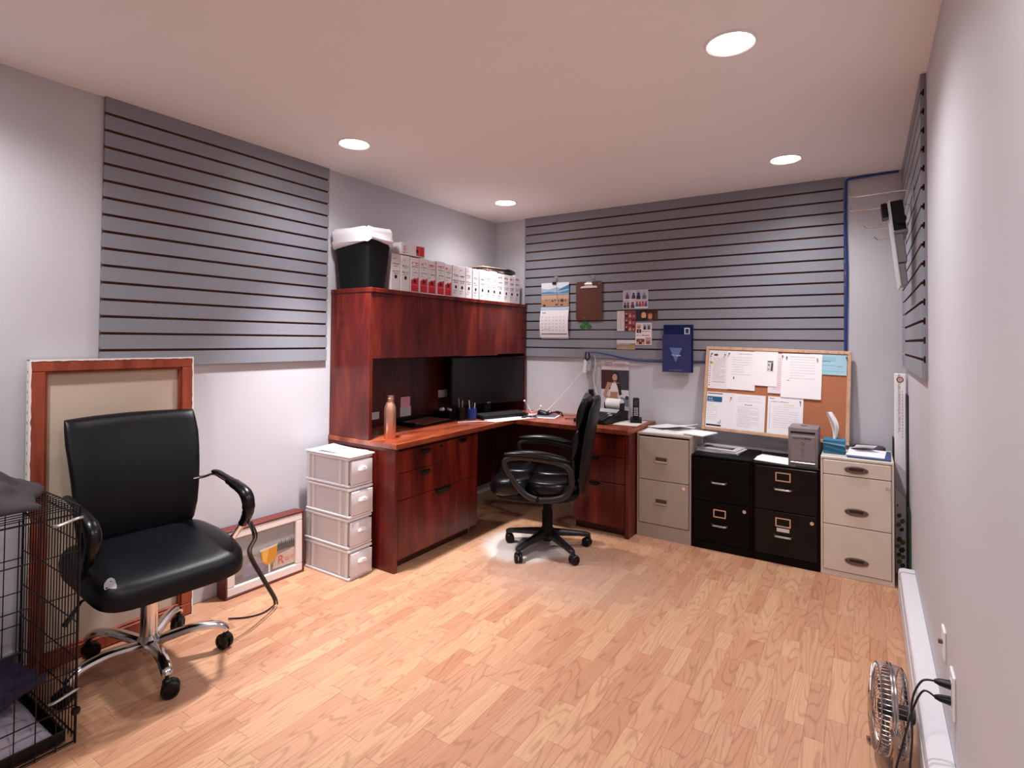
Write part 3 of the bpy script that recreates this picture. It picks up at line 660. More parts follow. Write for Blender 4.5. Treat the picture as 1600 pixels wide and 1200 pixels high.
# ------------------------------------------------------------------ filing cabinets along the back wall
CY0, CYB = -.42, -.016
def cab_body(t, mt, x0, x1, h, plinth, lip=.0):
    m_ = MB(); g = .012
    m_.box(x0, x0 + g, CY0 + .002, CYB, 0, h - .012, .002); m_.box(x1 - g, x1, CY0 + .002, CYB, 0, h - .012, .002)
    m_.box(x0 + g, x1 - g, CYB - .01, CYB, 0, h - .012); m_.box(x0, x1, CY0, CYB, h - .016, h, .003); m_.box(x0 + g, x1 - g, CY0 + .004, CYB - .01, 0, plinth)
    return m_.build('body', mt, t)
def bar_handle(mx, x, z, w=.09):
    y = CY0 - .004
    mx.tube(smooth_path([(x - w / 2, y + .004, z), (x - w / 2 + .006, y - .014, z - .002), (x - w / 2 + .018, y - .020, z - .002), (x + w / 2 - .018, y - .020, z - .002), (x + w / 2 - .006, y - .014, z - .002), (x + w / 2, y + .004, z)], 4), .0065, 8)
def lock(par, x, z):
    m_ = MB(); m_.cyl((x, CY0 - .003, z), (x, CY0 - .010, z), .011, n=16); m_.build('lock', CHROME, par)
def front(t, mt, x0, x1, z0, z1): return Bx('drawer', mt, t, x0, x1, CY0 - .004, CY0 + .016, z0, z1, .0025)
# 1 putty, two drawers with recessed grips
x0, x1 = 1.524, 1.899
t = thing('filing_cabinet', 'putty grey two-drawer filing cabinet next to the desk', 'cabinet', ((x0 + x1) / 2, -.22, 0), group='filing cabinets along the back wall')
cab_body(t, BEIGE, x0, x1, .722, .095)
for z0, z1, hz in ((.402, .695, .548), (.100, .398, .262)):
    d = front(t, BEIGE, x0 + .016, x1 - .016, z0, z1); hx = (x0 + x1) / 2 - .012
    m_ = MB(); a = .045; y = CY0 - .0045
    m_.box(hx - a, hx + a, y - .004, y, hz + .014, hz + .020); m_.box(hx - a, hx + a, y - .008, y, hz - .026, hz - .012, .003); m_.box(hx - a, hx - a + .006, y - .004, y, hz - .012, hz + .014); m_.box(hx + a - .006, hx + a, y - .004, y, hz - .012, hz + .014)
    h_ = m_.build('handle', STEEL, d); Bx('grip_recess', ink('#4a443f', .5), d, hx - a + .006, hx + a - .006, y - .001, y + .001, hz - .012, hz + .014, 0)
    if hz < .3: lock(d, x1 - .045, .372)
# 2 matt black
x0, x1 = 1.903, 2.279
t = thing('filing_cabinet', 'matt black two-drawer filing cabinet with one label holder', 'cabinet', ((x0 + x1) / 2, -.22, 0), group='filing cabinets along the back wall')
cab_body(t, BLKEN, x0, x1, .612, .05)
cx = (x0 + x1) / 2 - .012
d = front(t, BLKEN, x0 + .014, x1 - .014, .318, .592); m_ = MB(); bar_handle(m_, cx, .447, .095); m_.build('handle', STEEL, d)
d = front(t, BLKEN, x0 + .014, x1 - .014, .055, .314); m_ = MB(); bar_handle(m_, cx + .005, .172, .095); m_.build('handle', STEEL, d); lock(d, x1 - .045, .285)
def label_holder(par, x, z, w=.078, h=.052):
    m_ = MB(); y = CY0 - .0045; e = .007
    m_.box(x - w / 2, x + w / 2, y - .003, y, z + h / 2 - e, z + h / 2); m_.box(x - w / 2, x + w / 2, y - .003, y, z - h / 2, z - h / 2 + e); m_.box(x - w / 2, x - w / 2 + e, y - .003, y, z - h / 2 + e, z + h / 2 - e); m_.box(x + w / 2 - e, x + w / 2, y - .003, y, z - h / 2 + e, z + h / 2 - e)
    m_.build('label_holder', mat('warm_chrome', '#dccfc4', .22, 1), par)
label_holder(d, cx + .005, .246)
# 3 glossy black-brown
x0, x1 = 2.283, 2.651
t = thing('filing_cabinet', 'glossy dark brown-black two-drawer filing cabinet under the grey safe', 'cabinet', ((x0 + x1) / 2, -.22, 0), group='filing cabinets along the back wall')
cab_body(t, BLKEN, x0, x1, .608, .045)
cx = (x0 + x1) / 2 - .012
d = front(t, BLKEN2, x0 + .012, x1 - .012, .324, .590); m_ = MB(); bar_handle(m_, cx, .462, .100); m_.build('handle', STEEL, d); label_holder(d, cx, .535, .085, .055)
d = front(t, BLKEN2, x0 + .012, x1 - .012, .050, .320); m_ = MB(); bar_handle(m_, cx, .176, .100); m_.build('handle', STEEL, d); label_holder(d, cx, .258, .085, .055); lock(d, x1 - .04, .282)
Bx('label_card', ink('#d9d4d0', .5), d, cx - .035, cx + .035, CY0 - .0055, CY0 - .0035, .200, .222, 0)
# 4 cream, three drawers with oval grips
x0, x1 = 2.656, 3.016
t = thing('filing_cabinet', 'cream three-drawer filing cabinet with oval grips by the right wall', 'cabinet', ((x0 + x1) / 2, -.22, 0), group='filing cabinets along the back wall')
cab_body(t, CREAM, x0, x1, .692, .03)
cx = (x0 + x1) / 2
GRIP = mat('bronze_grip', '#7d6d63', .35, .6); GRIPD = ink('#2b2422', .5)
for z0, z1, hz in ((.590, .672, .628), (.300, .586, .386), (.034, .296, .105)):
    d = front(t, CREAM, x0 + .014, x1 - .014, z0, z1); y = CY0 - .004
    m_ = MB(); RX = Matrix.Rotation(PI / 2, 4, 'X') @ Matrix.Scale(1, 4)
    ring = lambda f, yy: [(cx + .060 * f * math.cos(a), yy, hz + .022 * f * math.sin(a)) for a in [2 * PI * i / 28 for i in range(28)]]
    m_.loft([ring(1, y), ring(.97, y - .006), ring(.86, y - .007), ring(.80, y - .001)], caps=False); m_.loft([ring(.80, y - .001), ring(.02, y - .0008)], caps=True); h_ = m_.build('handle', GRIP, d)
    Bx('finger_slot', GRIPD, d, cx - .035, cx + .035, y - .003, y - .0004, hz - .005, hz + .010, .001)
    if abs(hz - .386) < .01: lock(d, x1 - .03, .545)

# ------------------------------------------------------------------ things on the cabinets
def sheet_on(label, cx, cy, z, w, h, ang, col='#f3f1f2', curl=0, lines=True, cat='paper', name='loose_paper', th=.0012, group=None):
    U = Vector((math.cos(ang), math.sin(ang), 0)); V = Vector((-math.sin(ang), math.cos(ang), 0)); O = Vector((cx, cy, z)) - U * w / 2 - V * h / 2
    o, s = paper(name, label, cat, O, U, V, w, h, col, group, th, curl)
    return o, s
z1 = .7225
g = 'papers on the putty cabinet'
sheet_on('white sheets hanging over the front right edge of the putty cabinet', 1.845, -.245, z1 + .0033, .30, .21, -.25, th=.006, group=g)
sheet_on('lowest white sheet at the left of the putty cabinet', 1.685, -.29, z1, .28, .21, .12, '#e9e6e8', th=.003, group=g)
sheet_on('upper white sheet with raised corner on the putty cabinet', 1.70, -.17, z1 + .0098, .215, .279, 1.15, th=.004, curl=.035, group=g)
sheet_on('small white envelope behind the loose sheets on the putty cabinet', 1.74, -.085, z1 + .0065, .19, .11, -.2, '#eeeaec', th=.003, group=g)
z2 = .6125
t = thing('magazine', 'stack of grey-white magazines with a dark cover picture on the matt black cabinet', 'magazine', (2.03, -.22, z2))
for k, (dx, a) in enumerate(((0, .05), (.006, -.03), (-.004, .0))):
    U = Vector((math.cos(a - .12), math.sin(a - .12), 0)); V = Vector((-U.y, U.x, 0)); m_ = MB(); m_.M = Matrix.Translation((2.045 + dx, -.20, z2 + .0085 * k)) @ Matrix.Rotation(a - .12, 4, 'Z'); m_.box(-.135, .135, -.10, .10, 0, .008, .001); m_.build('issue', ink(('#c9c3c9', '#dcd8dc', '#bdb8be')[k], .4), t)
U = Vector((math.cos(-.12), math.sin(-.12), 0)); V = Vector((-U.y, U.x, 0)); s = Sheet(Vector((2.041, -.20, z2 + .0252)) - U * .135 - V * .10, U, V)
s.rect(.02, .015, .25, .185, '#d5d1d6'); s.rect(.035, .04, .235, .115, '#17161a', 2); s.poly([(.06, .05), (.2, .06), (.22, .09), (.12, .10)], '#6a6a70', 3); s.rect(.03, .13, .24, .17, '#a7a4aa', 2); s.build(t)
sheet_on('single blank white sheet on the glossy dark cabinet', 2.41, -.275, .6085, .215, .279, 1.35)
# deposit safe
SX0, SX1, SY0, SY1, SZ0, SZ1 = 2.482, 2.642, -.405, -.20, .6085, .842
t = thing('deposit_safe', 'small grey steel deposit safe with slot and two keyholes', 'safe', ((SX0 + SX1) / 2, -.3, SZ0))
Bx('body', SAFEGR, t, SX0, SX1, SY0, SY1, SZ0, SZ1, .004, 2)
Bx('deposit_slot', ink('#0a090a', .5), t, SX0 + .012, SX1 - .014, SY0 - .0008, SY0 + .004, SZ1 - .034, SZ1 - .022, 0)
d = Bx('door', mat('safe_door', '#857b7e', .48), t, SX0 + .014, SX1 - .014, SY0 - .003, SY0 + .002, SZ0 + .035, SZ1 - .048, .002)
for zz in (SZ1 - .085, SZ1 - .118):
    m_ = MB(); m_.cyl((SX0 + .078, SY0 - .003, zz), (SX0 + .078, SY0 - .009, zz), .010, n=16); k = m_.build('keyhole', STEEL, d)
    m_ = MB(); m_.box(SX0 + .0765, SX0 + .0795, SY0 - .0095, SY0 - .0085, zz - .005, zz + .005); m_.build('key_slit', ink('#0a090a'), d)
Bx('pull_ledge', STEEL, t, SX0 + .014, SX1 - .014, SY0 - .014, SY0, SZ0 + .020, SZ0 + .028, .002)
m_ = MB(); m_.lathe([(0, .002), (.018, .002), (.020, 0)], 20, ((SX0 + SX1) / 2 - .005, -.30, SZ1)); m_.build('coin_hole', ink('#4a4446'), t)
s = Sheet((SX0 + .026, SY0 - .0032, SZ1 - .066), X, Z); s.scrib(0, .10, 0, .008, '#2b2527', 1, .3); s.build(t, 'lettering')
# tissue box
t = thing('tissue_box', 'blue cardboard tissue box with a white tissue standing up', 'tissue box', (2.72, -.27, .6925))
TB = mat('tissue_blue', '#2f7699', .6)
Bx('carton', TB, t, 2.664, 2.779, -.33, -.215, .6925, .775, .002)
s = Sheet((2.664, -.3302, .6925), X, Z); s.poly([(0, .055), (.115, .028), (.115, .045), (0, .078)], '#17506f'); s.poly([(0, .02), (.115, .004), (.115, .018), (0, .042)], '#1a5878'); s.poly([(0, .062), (.115, .05), (.115, .06), (0, .07)], '#7fb3c9', 2); s.build(t)
m_ = MB(); 
def tis(u, v):
    x = 2.722 - .034 * v + .018 * math.sin(3 * v) + (.008 + .014 * min(1, v * 1.8)) * (u - .5) * 2 * (1 - .35 * max(0, v - .7)); y = -.272 + .018 * math.sin(u * 7 + v * 2) * (.3 + v * .6)
    return (x, y, .772 + .165 * v)
m_.grid(tis, 16, 14); m_.build('tissue', mat('tissue_white', '#f4f2f2', .9), t, angle=80)
# folder and papers on the cream cabinet
z4 = .6925
m_ = MB(); m_.M = Matrix.Translation((2.91, -.255, z4)) @ Matrix.Rotation(-.03, 4, 'Z'); m_.box(-.115, .095, -.14, .14, 0, .010, .002); f_ = m_.build('document_folder', ink('#2d4a7c', .45), label='dark blue document folder lying on the cream cabinet', cat='folder')
sheet_on('white papers on top of the blue folder', 2.885, -.255, z4 + .0105, .19, .255, -.06, '#efedf2', th=.004)
sheet_on('crumpled white sheet with raised end lying across the blue folder', 2.865, -.17, z4 + .0155, .11, .15, .3, '#f1eeef', curl=.04)
m_ = MB(); R_ = [rrect(2.90, -.055, .085, .022, .02, z, 4) for z in (z4, z4 + .022)] + [rrect(2.90, -.055, .07, .016, .014, z4 + .032, 4)]; m_.loft(R_); m_.build('eyeglass_case', mat('case_grey', '#4c4850', .5), label='dark grey eyeglass case at the back of the cream cabinet', cat='case')

# ------------------------------------------------------------------ bulletin board leaning on the back wall
BW, BH_ = .90, .595
BM = Matrix.Translation((1.895, -.124, .738)) @ Matrix.Rotation(math.radians(1.3), 4, 'Y') @ Matrix.Rotation(-math.atan2(.082, .59), 4, 'X')   # local x right, z up, -y out
bb = thing('bulletin_board', 'cork bulletin board in a pale wood frame leaning on the cabinets', 'notice board', matrix=BM)
LB('cork', CORK, bb, .015, BW - .015, .002, .010, .015, BH_ - .015)
for a in ((0, BW, 0, .022), (0, BW, BH_ - .022, BH_)): LB('frame_rail', PINE, bb, a[0], a[1], -.006, .014, a[2], a[3], b=.003)
for a in ((0, .022), (BW - .022, BW)): LB('frame_stile', PINE, bb, a[0], a[1], -.006, .014, .0225, BH_ - .0225, b=.003)
bU, bV, bN = BM.to_3x3() @ X, BM.to_3x3() @ Z, BM.to_3x3() @ -Y
g = 'papers pinned to the bulletin board'
def pin_paper(label, u0, u1, r0, r1, col, layer, name='pinned_paper', cat='paper', curl=0, tilt=0):
    O = BM @ Vector((u0, .0018 - .0022 * layer, BH_ * (1 - r1))); c, si = math.cos(tilt), math.sin(tilt)
    return paper(name, label, cat, O, bU * c + bV * si, bV * c - bU * si, u1 - u0, BH_ * (r1 - r0), col, g, .001, curl)
def pin(par, s, u, v, c):
    m_ = MB(); p = s.pt(u, v, 1); m_.cyl(p, p + s.N * .012, .0042, n=8); m_.build('push_pin', ink(c, .3), par)
GL = '#a9a5ad'; w_, h_ = .135, BH_ * .46
o, s = pin_paper('decorated checklist at the top left corner of the bulletin board', .024, .160, .045, .505, '#ebe6ea', 1)
s.scrib(.035, .06, .235, .018, '#3a383c', 1, .4); s.para(.03, .115, .215, .06, .010, .004, '#b9aeb6'); s.rect(.028, .045, .118, .052, '#cdb8c4')
for k in range(14): s.rect(.006 + .003 * (k % 2), .02 + k * .017, .014, .027 + k * .017, ('#8a5a52', '#4a4448', '#c9b24e', '#7a6a8a')[k % 4])
s.disc(.018, .185, .010, '#b7a54a', 2); pin(o, s, .11, .245, '#2b2b2e'); pin(o, s, .02, .25, '#6a2b2e'); s.build(o)
o, s = pin_paper('white list with few lines, second along the board top row', .150, .338, .045, .50, '#f3f1f4', 2)
s.para(.035, .16, .225, .09, .017, .003, GL); s.scrib(.07, .16, .25, .005, '#88848c'); s.rect(.045, .072, .052, .09, '#5a565c'); pin(o, s, .012, .252, '#333338'); s.build(o)
o, s = pin_paper('pinkish form half hidden behind two sheets on the board', .42, .55, .055, .51, '#ece0e6', 2)
s.para(.03, .125, .235, .02, .013, .004, '#c9a4b2'); pin(o, s, .085, .255, '#8c2b34'); s.build(o)
o, s = pin_paper('white sheet with a small black picture of a device on the board', .325, .475, .04, .435, '#f4f2f4', 3)
s.rect(.085, .10, .125, .175, '#d5d1d6'); s.rect(.088, .165, .122, .172, '#2b292d', 2); s.poly([(.108, .105), (.120, .105), (.122, .160), (.112, .162)], '#3a383e', 2); s.scrib(.09, .104, .11, .01, '#4a484e', 2, .3); s.rect(.09, .14, .1, .15, '#6a6870', 2); s.build(o)
o, s = pin_paper('light blue cheque-sized form at the top right of the board', .665, .876, .045, .265, '#a5cfe0', 2)
s.scrib(.07, .12, .085, .006, '#4a6a86'); s.para(.07, .2, .11, .09, .01, .003, '#6a9ab4'); s.rect(.155, .055, .19, .058, '#a85a62'); s.rect(.07, .022, .2, .024, '#6a9ab4'); s.rect(.07, .06, .15, .062, '#6a9ab4'); pin(o, s, .208, .115, '#3a4a5a'); s.build(o)
o, s = pin_paper('large white letter overlapping the blue form on the board', .50, .738, .05, .545, '#f5f3f6', 4)
s.para(.05, .20, .255, .12, .018, .003, '#bdb8c0'); s.rect(.035, .112, .05, .116, '#6a666c'); s.rect(.05, .272, .20, .275, '#d8a2a8'); pin(o, s, .03, .27, '#8c2b34'); pin(o, s, .21, .265, '#b0654c'); s.build(o)
o, s = pin_paper('white flyer with dark blue heading block, lower left of the board', .024, .225, .545, .962, '#eeecf1', 1)
s.rect(.004, .178, .105, .216, '#1d5c86'); s.scrib(.012, .04, .198, .007, '#dbe6ee', 2, .4); s.scrib(.012, .05, .185, .004, '#dbe6ee', 2); s.rect(.006, .234, .108, .240, '#26242a'); s.rect(.004, .008, .105, .020, '#1b1a20'); s.para(.008, .075, .16, .045, .015, .003, '#b2aeb8')
s.ring(.092, .034, .005, .0025, '#1d4f78', 1); s.rect(.0985, .034, .1015, .056, '#1d4f78', 2); pin(o, s, .165, .215, '#8c2b34'); s.build(o)
o, s = pin_paper('typed white page, lower middle of the board', .205, .41, .548, .962, '#f1eff4', 2)
s.para(.03, .18, .225, .19, .014, .003, '#c4b2ba'); s.scrib(.075, .125, .172, .006, '#55525a'); s.para(.03, .17, .155, .02, .011, .003, '#b2aeb8'); s.build(o)
o, s = pin_paper('white letter with blue side line behind the safe', .425, .638, .545, .962, '#f2f0f5', 2)
s.scrib(.015, .13, .212, .005, '#6a6a72'); s.scrib(.012, .04, .232, .007, '#3a4a42'); s.rect(.012, .03, .015, .2, '#b9c4e4'); s.rect(.10, .192, .16, .20, '#e4e2b8'); s.para(.035, .19, .18, .03, .015, .003, '#c6c2cc'); pin(o, s, .195, .225, '#8c2b34'); s.build(o)

# ------------------------------------------------------------------ back-wall slat panel: calendar, clipboard, photos, holders
PF = -.0205      # front of the back slat panel
# beach calendar hanging from a hook by a binder clip
cal = thing('wall_calendar', 'beach photo wall calendar hanging from a clip on the slat panel', 'calendar', (.65, PF, 1.39))
m_ = MB()
def calf(u, v):
    bulge = .02 * math.sin(PI * min(1, v * 1.0)) if v < .56 else 0
    return (.513 + .27 * u + (.003 if v > .56 else -.004 * (1 - v)), PF - .010 - bulge - .008 * (v < .56), 1.388 + .465 * v)
O = Vector((.517, PF - .010, 1.648)); o, s = paper('picture_page', None, None, O, X, Z, .266, .206, '#8a6a56', parent=cal)
s.rect(0, .105, .266, .206, '#9fb9cf'); s.poly([(0, .125), (.08, .13), (.16, .118), (.266, .14), (.266, .112), (0, .112)], '#4d87b4', 2); s.poly([(.0, .16), (.07, .15), (.15, .165), (.2, .155), (.266, .18), (.266, .206), (.0, .206)], '#dfe4ea', 2); s.poly([(.16, .135), (.266, .15), (.266, .185), (.2, .16)], '#3f7cab', 3)
s.rect(0, 0, .266, .100, '#b58d74', 2); s.poly([(0, .06), (.1, .07), (.266, .065), (.266, .1), (0, .1)], '#c9a791', 3)
for u, v, r in ((.11, .05, .010), (.135, .055, .008), (.17, .05, .008), (.20, .052, .013), (.235, .05, .008), (.03, .012, .014), (.15, .018, .012), (.2, .016, .012), (.05, .06, .006)): s.disc(u, v, r, '#3a2a24', 4, r * .6)
s.ring(.203, .054, .011, .004, '#2b201c', 5); s.build(cal)
m_ = MB(); R_ = []
for i in range(11):
    v = i / 10; b_ = .018 * math.sin(PI * v); x0_ = .508 + .006 * v; R_.append([(x0_, PF - .009 - b_, 1.386 + .258 * v), (x0_ + .272, PF - .009 - b_, 1.386 + .258 * v), (x0_ + .272, PF - .0105 - b_, 1.386 + .258 * v), (x0_, PF - .0105 - b_, 1.386 + .258 * v)])
m_.loft(R_); m_.build('date_page', ink('#efedf1', .7), cal)
m_ = MB(); mats_ = [ink('#a9c4dc'), ink('#8c8890'), ink('#6a5560')]
def cpt(u, v): return (.508 + .006 * v + .272 * u, PF - .0112 - .018 * math.sin(PI * v), 1.386 + .258 * v)
def cquad(u0, v0, u1, v1, mi): m_.add([cpt(u0, v0), cpt(u1, v0), cpt(u1, v1), cpt(u0, v1)], [(0, 1, 2, 3)], mi)
cquad(0, .90, 1, .985, 0); cquad(.07, .80, .2, .83, 1); cquad(.05, .10, .97, .13, 2)
for r in range(5):
    for c in range(7): cquad(.08 + c * .128, .66 - r * .11, .105 + c * .128, .685 - r * .11, 1)
for k in range(6): cquad(.1 + .05 * k, .24 + .02 * (k % 3), .13 + .05 * k, .26 + .02 * (k % 3), 1)
pr = m_.build('date_grid', mats_, cal, smooth=False); pr['kind'] = 'stuff'
Bx('lower_cover', ink('#ddd6da', .6), cal, .520, .782, PF - .006, PF - .003, 1.376, 1.40, 0)
m_ = MB(); m_.box(.628, .662, PF - .022, PF - .006, 1.838, 1.860, .002); m_.build('binder_clip', BLACKPL, cal)
m_ = MB(); m_.tube(smooth_path([(.648, PF - .014, 1.86), (.645, PF - .022, 1.885), (.655, PF - .02, 1.895), (.662, PF - .014, 1.862)], 4), .0018, 6); m_.tube([(.660, PF - .013, 1.84), (.672, PF - .0135, 1.75), (.690, PF - .0135, 1.645)], .0016, 6); m_.build('clip_wire', STEEL, cal)
def slat_hook(label, x, z, ln):
    t = thing('slatwall_hook', label, 'hook', (x, PF, z))
    Bx('back_plate', STEEL, t, x - .018, x + .018, PF - .003, PF - .0002, z - .004, z + .03, .001)
    m_ = MB(); m_.tube([(x, PF - .003, z + .012), (x, PF - ln, z + .010), (x, PF - ln - .008, z + .018)], .0032, 8); m_.build('rod', CHROME, t)
slat_hook('short metal hook above the beach calendar', .655, 1.880, .06)
slat_hook('short metal hook above the brown clipboard', .995, 1.872, .06)
# clipboard
t = thing('clipboard', 'brown hardboard clipboard with silver clip hanging on the slat panel', 'clipboard', (.968, PF, 1.54))
m_ = MB(); R_ = [[(p[0], yy, p[1]) for p in [(q[0], q[1]) for q in rrect(.968, 1.688, .117, .160, .018, 0, 5)]] for yy in (PF - .014, PF - .010)]; m_.loft(R_); m_.build('board', mat('hardboard_hang', '#5c3122', .55, mottle=.1, mscale=40), t, angle=30)
m_ = MB(); m_.prism([(.892, 1.794), (1.046, 1.794), (1.040, 1.808), (1.0, 1.814), (.994, 1.845), (.945, 1.845), (.938, 1.814), (.90, 1.808)], PF - .022, PF - .0145, 'y'); m_.cyl((.935, PF - .022, 1.826), (1.003, PF - .022, 1.826), .009, n=12); m_.build('clip', mat('clip_steel', '#eee6e0', .35, .6), t)
m_ = MB(); m_.lathe([(.003, 0), (.005, 0)], 10, (.928, PF - .0148, 1.548), M=Matrix.Rotation(PI / 2, 4, 'X')); m_.cyl((1.06, PF - .0145, 1.83), (1.06, PF - .016, 1.83), .006, n=12); m_.build('rivet', STEEL, t)
# clover
t = thing('paper_clover', 'green three-leaf paper clover pinned below the clipboard', 'ornament', (.932, PF, 1.46))
GR = mat('clover_green', '#24702e', .7, mottle=.25, mscale=120)
for cx, cz in ((.905, 1.478), (.932, 1.512), (.962, 1.478)):
    m_ = MB(); m_.loft([[(cx + (.021 + .004 * math.cos(2 * a)) * math.cos(a), yy, cz + .019 * math.sin(a)) for a in [2 * PI * i / 20 for i in range(20)]] for yy in (PF - .005, PF - .002)]); m_.build('leaf', GR, t)
# photo prints
def photo(label, x0, x1, za, zb, col, fn, d=.0015, name='photo_print', curl=0):
    o, s = paper(name, label, 'photo', (x0, PF - d, za), X, Z, x1 - x0, zb - za, col, 'photo prints on the slat panel', .001, curl); fn(s, x1 - x0, zb - za); s.build(o)
def rnd_people(s, u0, v0, u1, v1, bg, cols, n, l=2):
    s.rect(u0, v0, u1, v1, bg, l)
    for k in range(n):
        cx = u0 + (u1 - u0) * (k + .5) / n; r = min((u1 - u0) / n * .38, (v1 - v0) * .2)
        s.poly([(cx - r * 1.2, v0), (cx + r * 1.2, v0), (cx + r, v0 + (v1 - v0) * .45), (cx - r, v0 + (v1 - v0) * .45)], cols[k % len(cols)], l + 1); s.disc(cx, v0 + (v1 - v0) * .6, r * .8, cols[(k + 1) % len(cols)], l + 2)
def pa(s, w, h):
    rnd_people(s, .004, h * .53, w * .33, h * .98, '#b4adbd', ['#4a3a5a', '#7a5560'], 1); rnd_people(s, w * .34, h * .53, w * .52, h * .98, '#c9c2cc', ['#3a3350', '#4a4468'], 1); rnd_people(s, w * .53, h * .5, w * .72, h * .98, '#a9a0b4', ['#2c2748', '#3a3358'], 1); rnd_people(s, w * .73, h * .5, w * .98, h * .98, '#b9b6c0', ['#5a6a8a', '#8a90a4'], 1)
    rnd_people(s, .004, .004, w * .27, h * .47, '#bcaeb4', ['#2b2030', '#5a4450'], 2); rnd_people(s, w * .29, .004, w * .49, h * .47, '#cabec2', ['#5a3a38', '#6a4a4c'], 1); rnd_people(s, w * .51, h * .1, w * .98, h * .47, '#c9a9b4', ['#3a5aa4', '#a83a42', '#b24a4c', '#4a4a7a'], 4)
photo('collage of six blue and grey photos, top of the photo prints', 1.260, 1.463, 1.617, 1.762, '#d9d5da', pa)
def pb(s, w, h):
    s.rect(0, 0, w * .4, h, '#cfc6cd'); s.scrib(.03, .045, .02, .004, '#9a8a94'); s.rect(w * .2, .01, w * .215, h - .01, '#a7929c', 2)
    for k in range(3): rnd_people(s, w * .42, h * (.02 + .33 * k), w * .99, h * (.31 + .33 * k), '#7a3038', ['#4a1a22', '#c98f84', '#b0645e'], 3)
photo('curling photo strip with three reddish pictures on the slat panel', 1.210, 1.366, 1.440, 1.600, '#8a4a50', pb, .003)
def pc(s, w, h):
    s.rect(.0, .0, w, h, '#2b1d1a'); s.disc(w * .36, h * .55, .020, '#d2a284', 2, .026); s.poly([(w * .22, 0), (w * .52, 0), (w * .44, h * .3), (w * .3, h * .3)], '#0d0b0c', 3); s.disc(w * .66, h * .42, .017, '#c98a6c', 3, .022); s.disc(w * .66, h * .62, .022, '#8a4a2c', 2, .014); s.poly([(w * .52, 0), (w * .82, 0), (w * .74, h * .2), (w * .58, h * .2)], '#6a3a34', 4); s.rect(w * .86, .01, w * .98, h * .8, '#5a2c20', 2)
photo('dark photo print of two smiling faces on the slat panel', 1.368, 1.540, 1.519, 1.596, '#2b1d1a', pc)
def pd(s, w, h):
    rnd_people(s, .008, h * .76, w * .36, h * .95, '#d2a894', ['#9a5a4a', '#c98f7c'], 1); rnd_people(s, w * .45, h * .70, w * .95, h * .96, '#b4bac4', ['#2b2b30', '#4a4a52'], 2); rnd_people(s, .010, h * .55, w * .36, h * .72, '#3a2a28', ['#8a6a5c', '#d0b0a0'], 1)
    s.scrib(w * .4, w * .92, h * .60, .008, '#b86a7c', 1, .3); s.scrib(.01, w * .85, h * .41, .009, '#a05a6c', 1, .3); rnd_people(s, .008, h * .03, w * .56, h * .28, '#7a4a42', ['#c98f7c', '#5a2a28'], 3); rnd_people(s, w * .62, h * .04, w * .95, h * .34, '#b8909a', ['#7a4a4a', '#c9a08c'], 1)
photo('white greeting card with five small photos on the slat panel', 1.364, 1.494, 1.332, 1.502, '#eadfe2', pd)
def pe(s, w, h):
    s.rect(0, h * .62, w, h, '#cfcdd6'); s.rect(0, 0, w, h * .5, '#ad9a86'); s.poly([(0, h * .45), (w * .3, h * .58), (w * .6, h * .5), (w, h * .66), (w, h * .3), (0, h * .25)], '#a08a72', 2); s.rect(0, h * .56, w, h * .62, '#9aa0b0', 2); s.poly([(w * .5, .005), (w, .01), (w, h * .4), (w * .7, h * .3)], '#b8925e', 3)
photo('pale landscape photo print, lowest on the slat panel', 1.208, 1.362, 1.294, 1.370, '#c4bec6', pe)
# blue brochure holder with brochure
t = thing('brochure_holder', 'clear wall holder filled with dark blue brochures', 'brochure holder', (1.70, PF, 1.125))
Bx('back_plate', GLASS, t, 1.585, 1.815, PF - .004, PF - .001, 1.128, 1.44, 0)
Bx('front_plate', GLASS, t, 1.583, 1.805, PF - .040, PF - .037, 1.128, 1.415, 0)
Bx('bottom_plate', GLASS, t, 1.583, 1.805, PF - .037, PF - .004, 1.126, 1.129, 0)
t2 = thing('brochure', 'dark blue brochure with a pale triangle in the clear holder', 'brochure', (1.70, PF - .02, 1.131))
m_ = MB(); m_.box(1.588, 1.800, PF - .036, PF - .026, 1.131, 1.412, .001); m_.build('front_brochure', mat('brochure_blue', '#08155e', .5, spec=.25), t2)
m_ = MB(); m_.box(1.592, 1.812, PF - .022, PF - .012, 1.131, 1.486, .001); m_.build('rear_brochure', mat('brochure_navy', '#0a1c4c', .5, spec=.25), t2)
s = Sheet((1.588, PF - .0362, 1.131), X, Z); s.poly([(.055, .182), (.15, .182), (.101, .075)], '#5570a8', 1); s.text('THE', .068, .122, .014, '#e2e4ee', 3); s.scrib(.101, .138, .122, .0085, '#e2e4ee', 3, .35); s.scrib(.05, .155, .014, .004, '#8f9cc6', 1, .3); s.build(t2)
s = Sheet((1.592, PF - .0222, 1.131), X, Z); s.rect(.157, .285, .197, .332, '#cdd3e0', 1); s.rect(.165, .291, .189, .324, '#142a5c', 2); s.build(t2, 'logo')
# clear acrylic literature holder
t = thing('acrylic_holder', 'empty clear acrylic holder on the slat panel below the clipboard', 'acrylic holder', (1.04, PF, 1.28))
Bx('back_plate', GLASS, t, .90, 1.185, PF - .004, PF - .001, 1.28, 1.46, 0)
Bx('front_plate', GLASS, t, .90, 1.185, PF - .065, PF - .062, 1.28, 1.37, 0)
Bx('floor_plate', GLASS, t, .90, 1.185, PF - .062, PF - .004, 1.278, 1.281, 0)
for xx in (.90, 1.182): Bx('side_plate', GLASS, t, xx, xx + .003, PF - .062, PF - .004, 1.281, 1.37, 0)
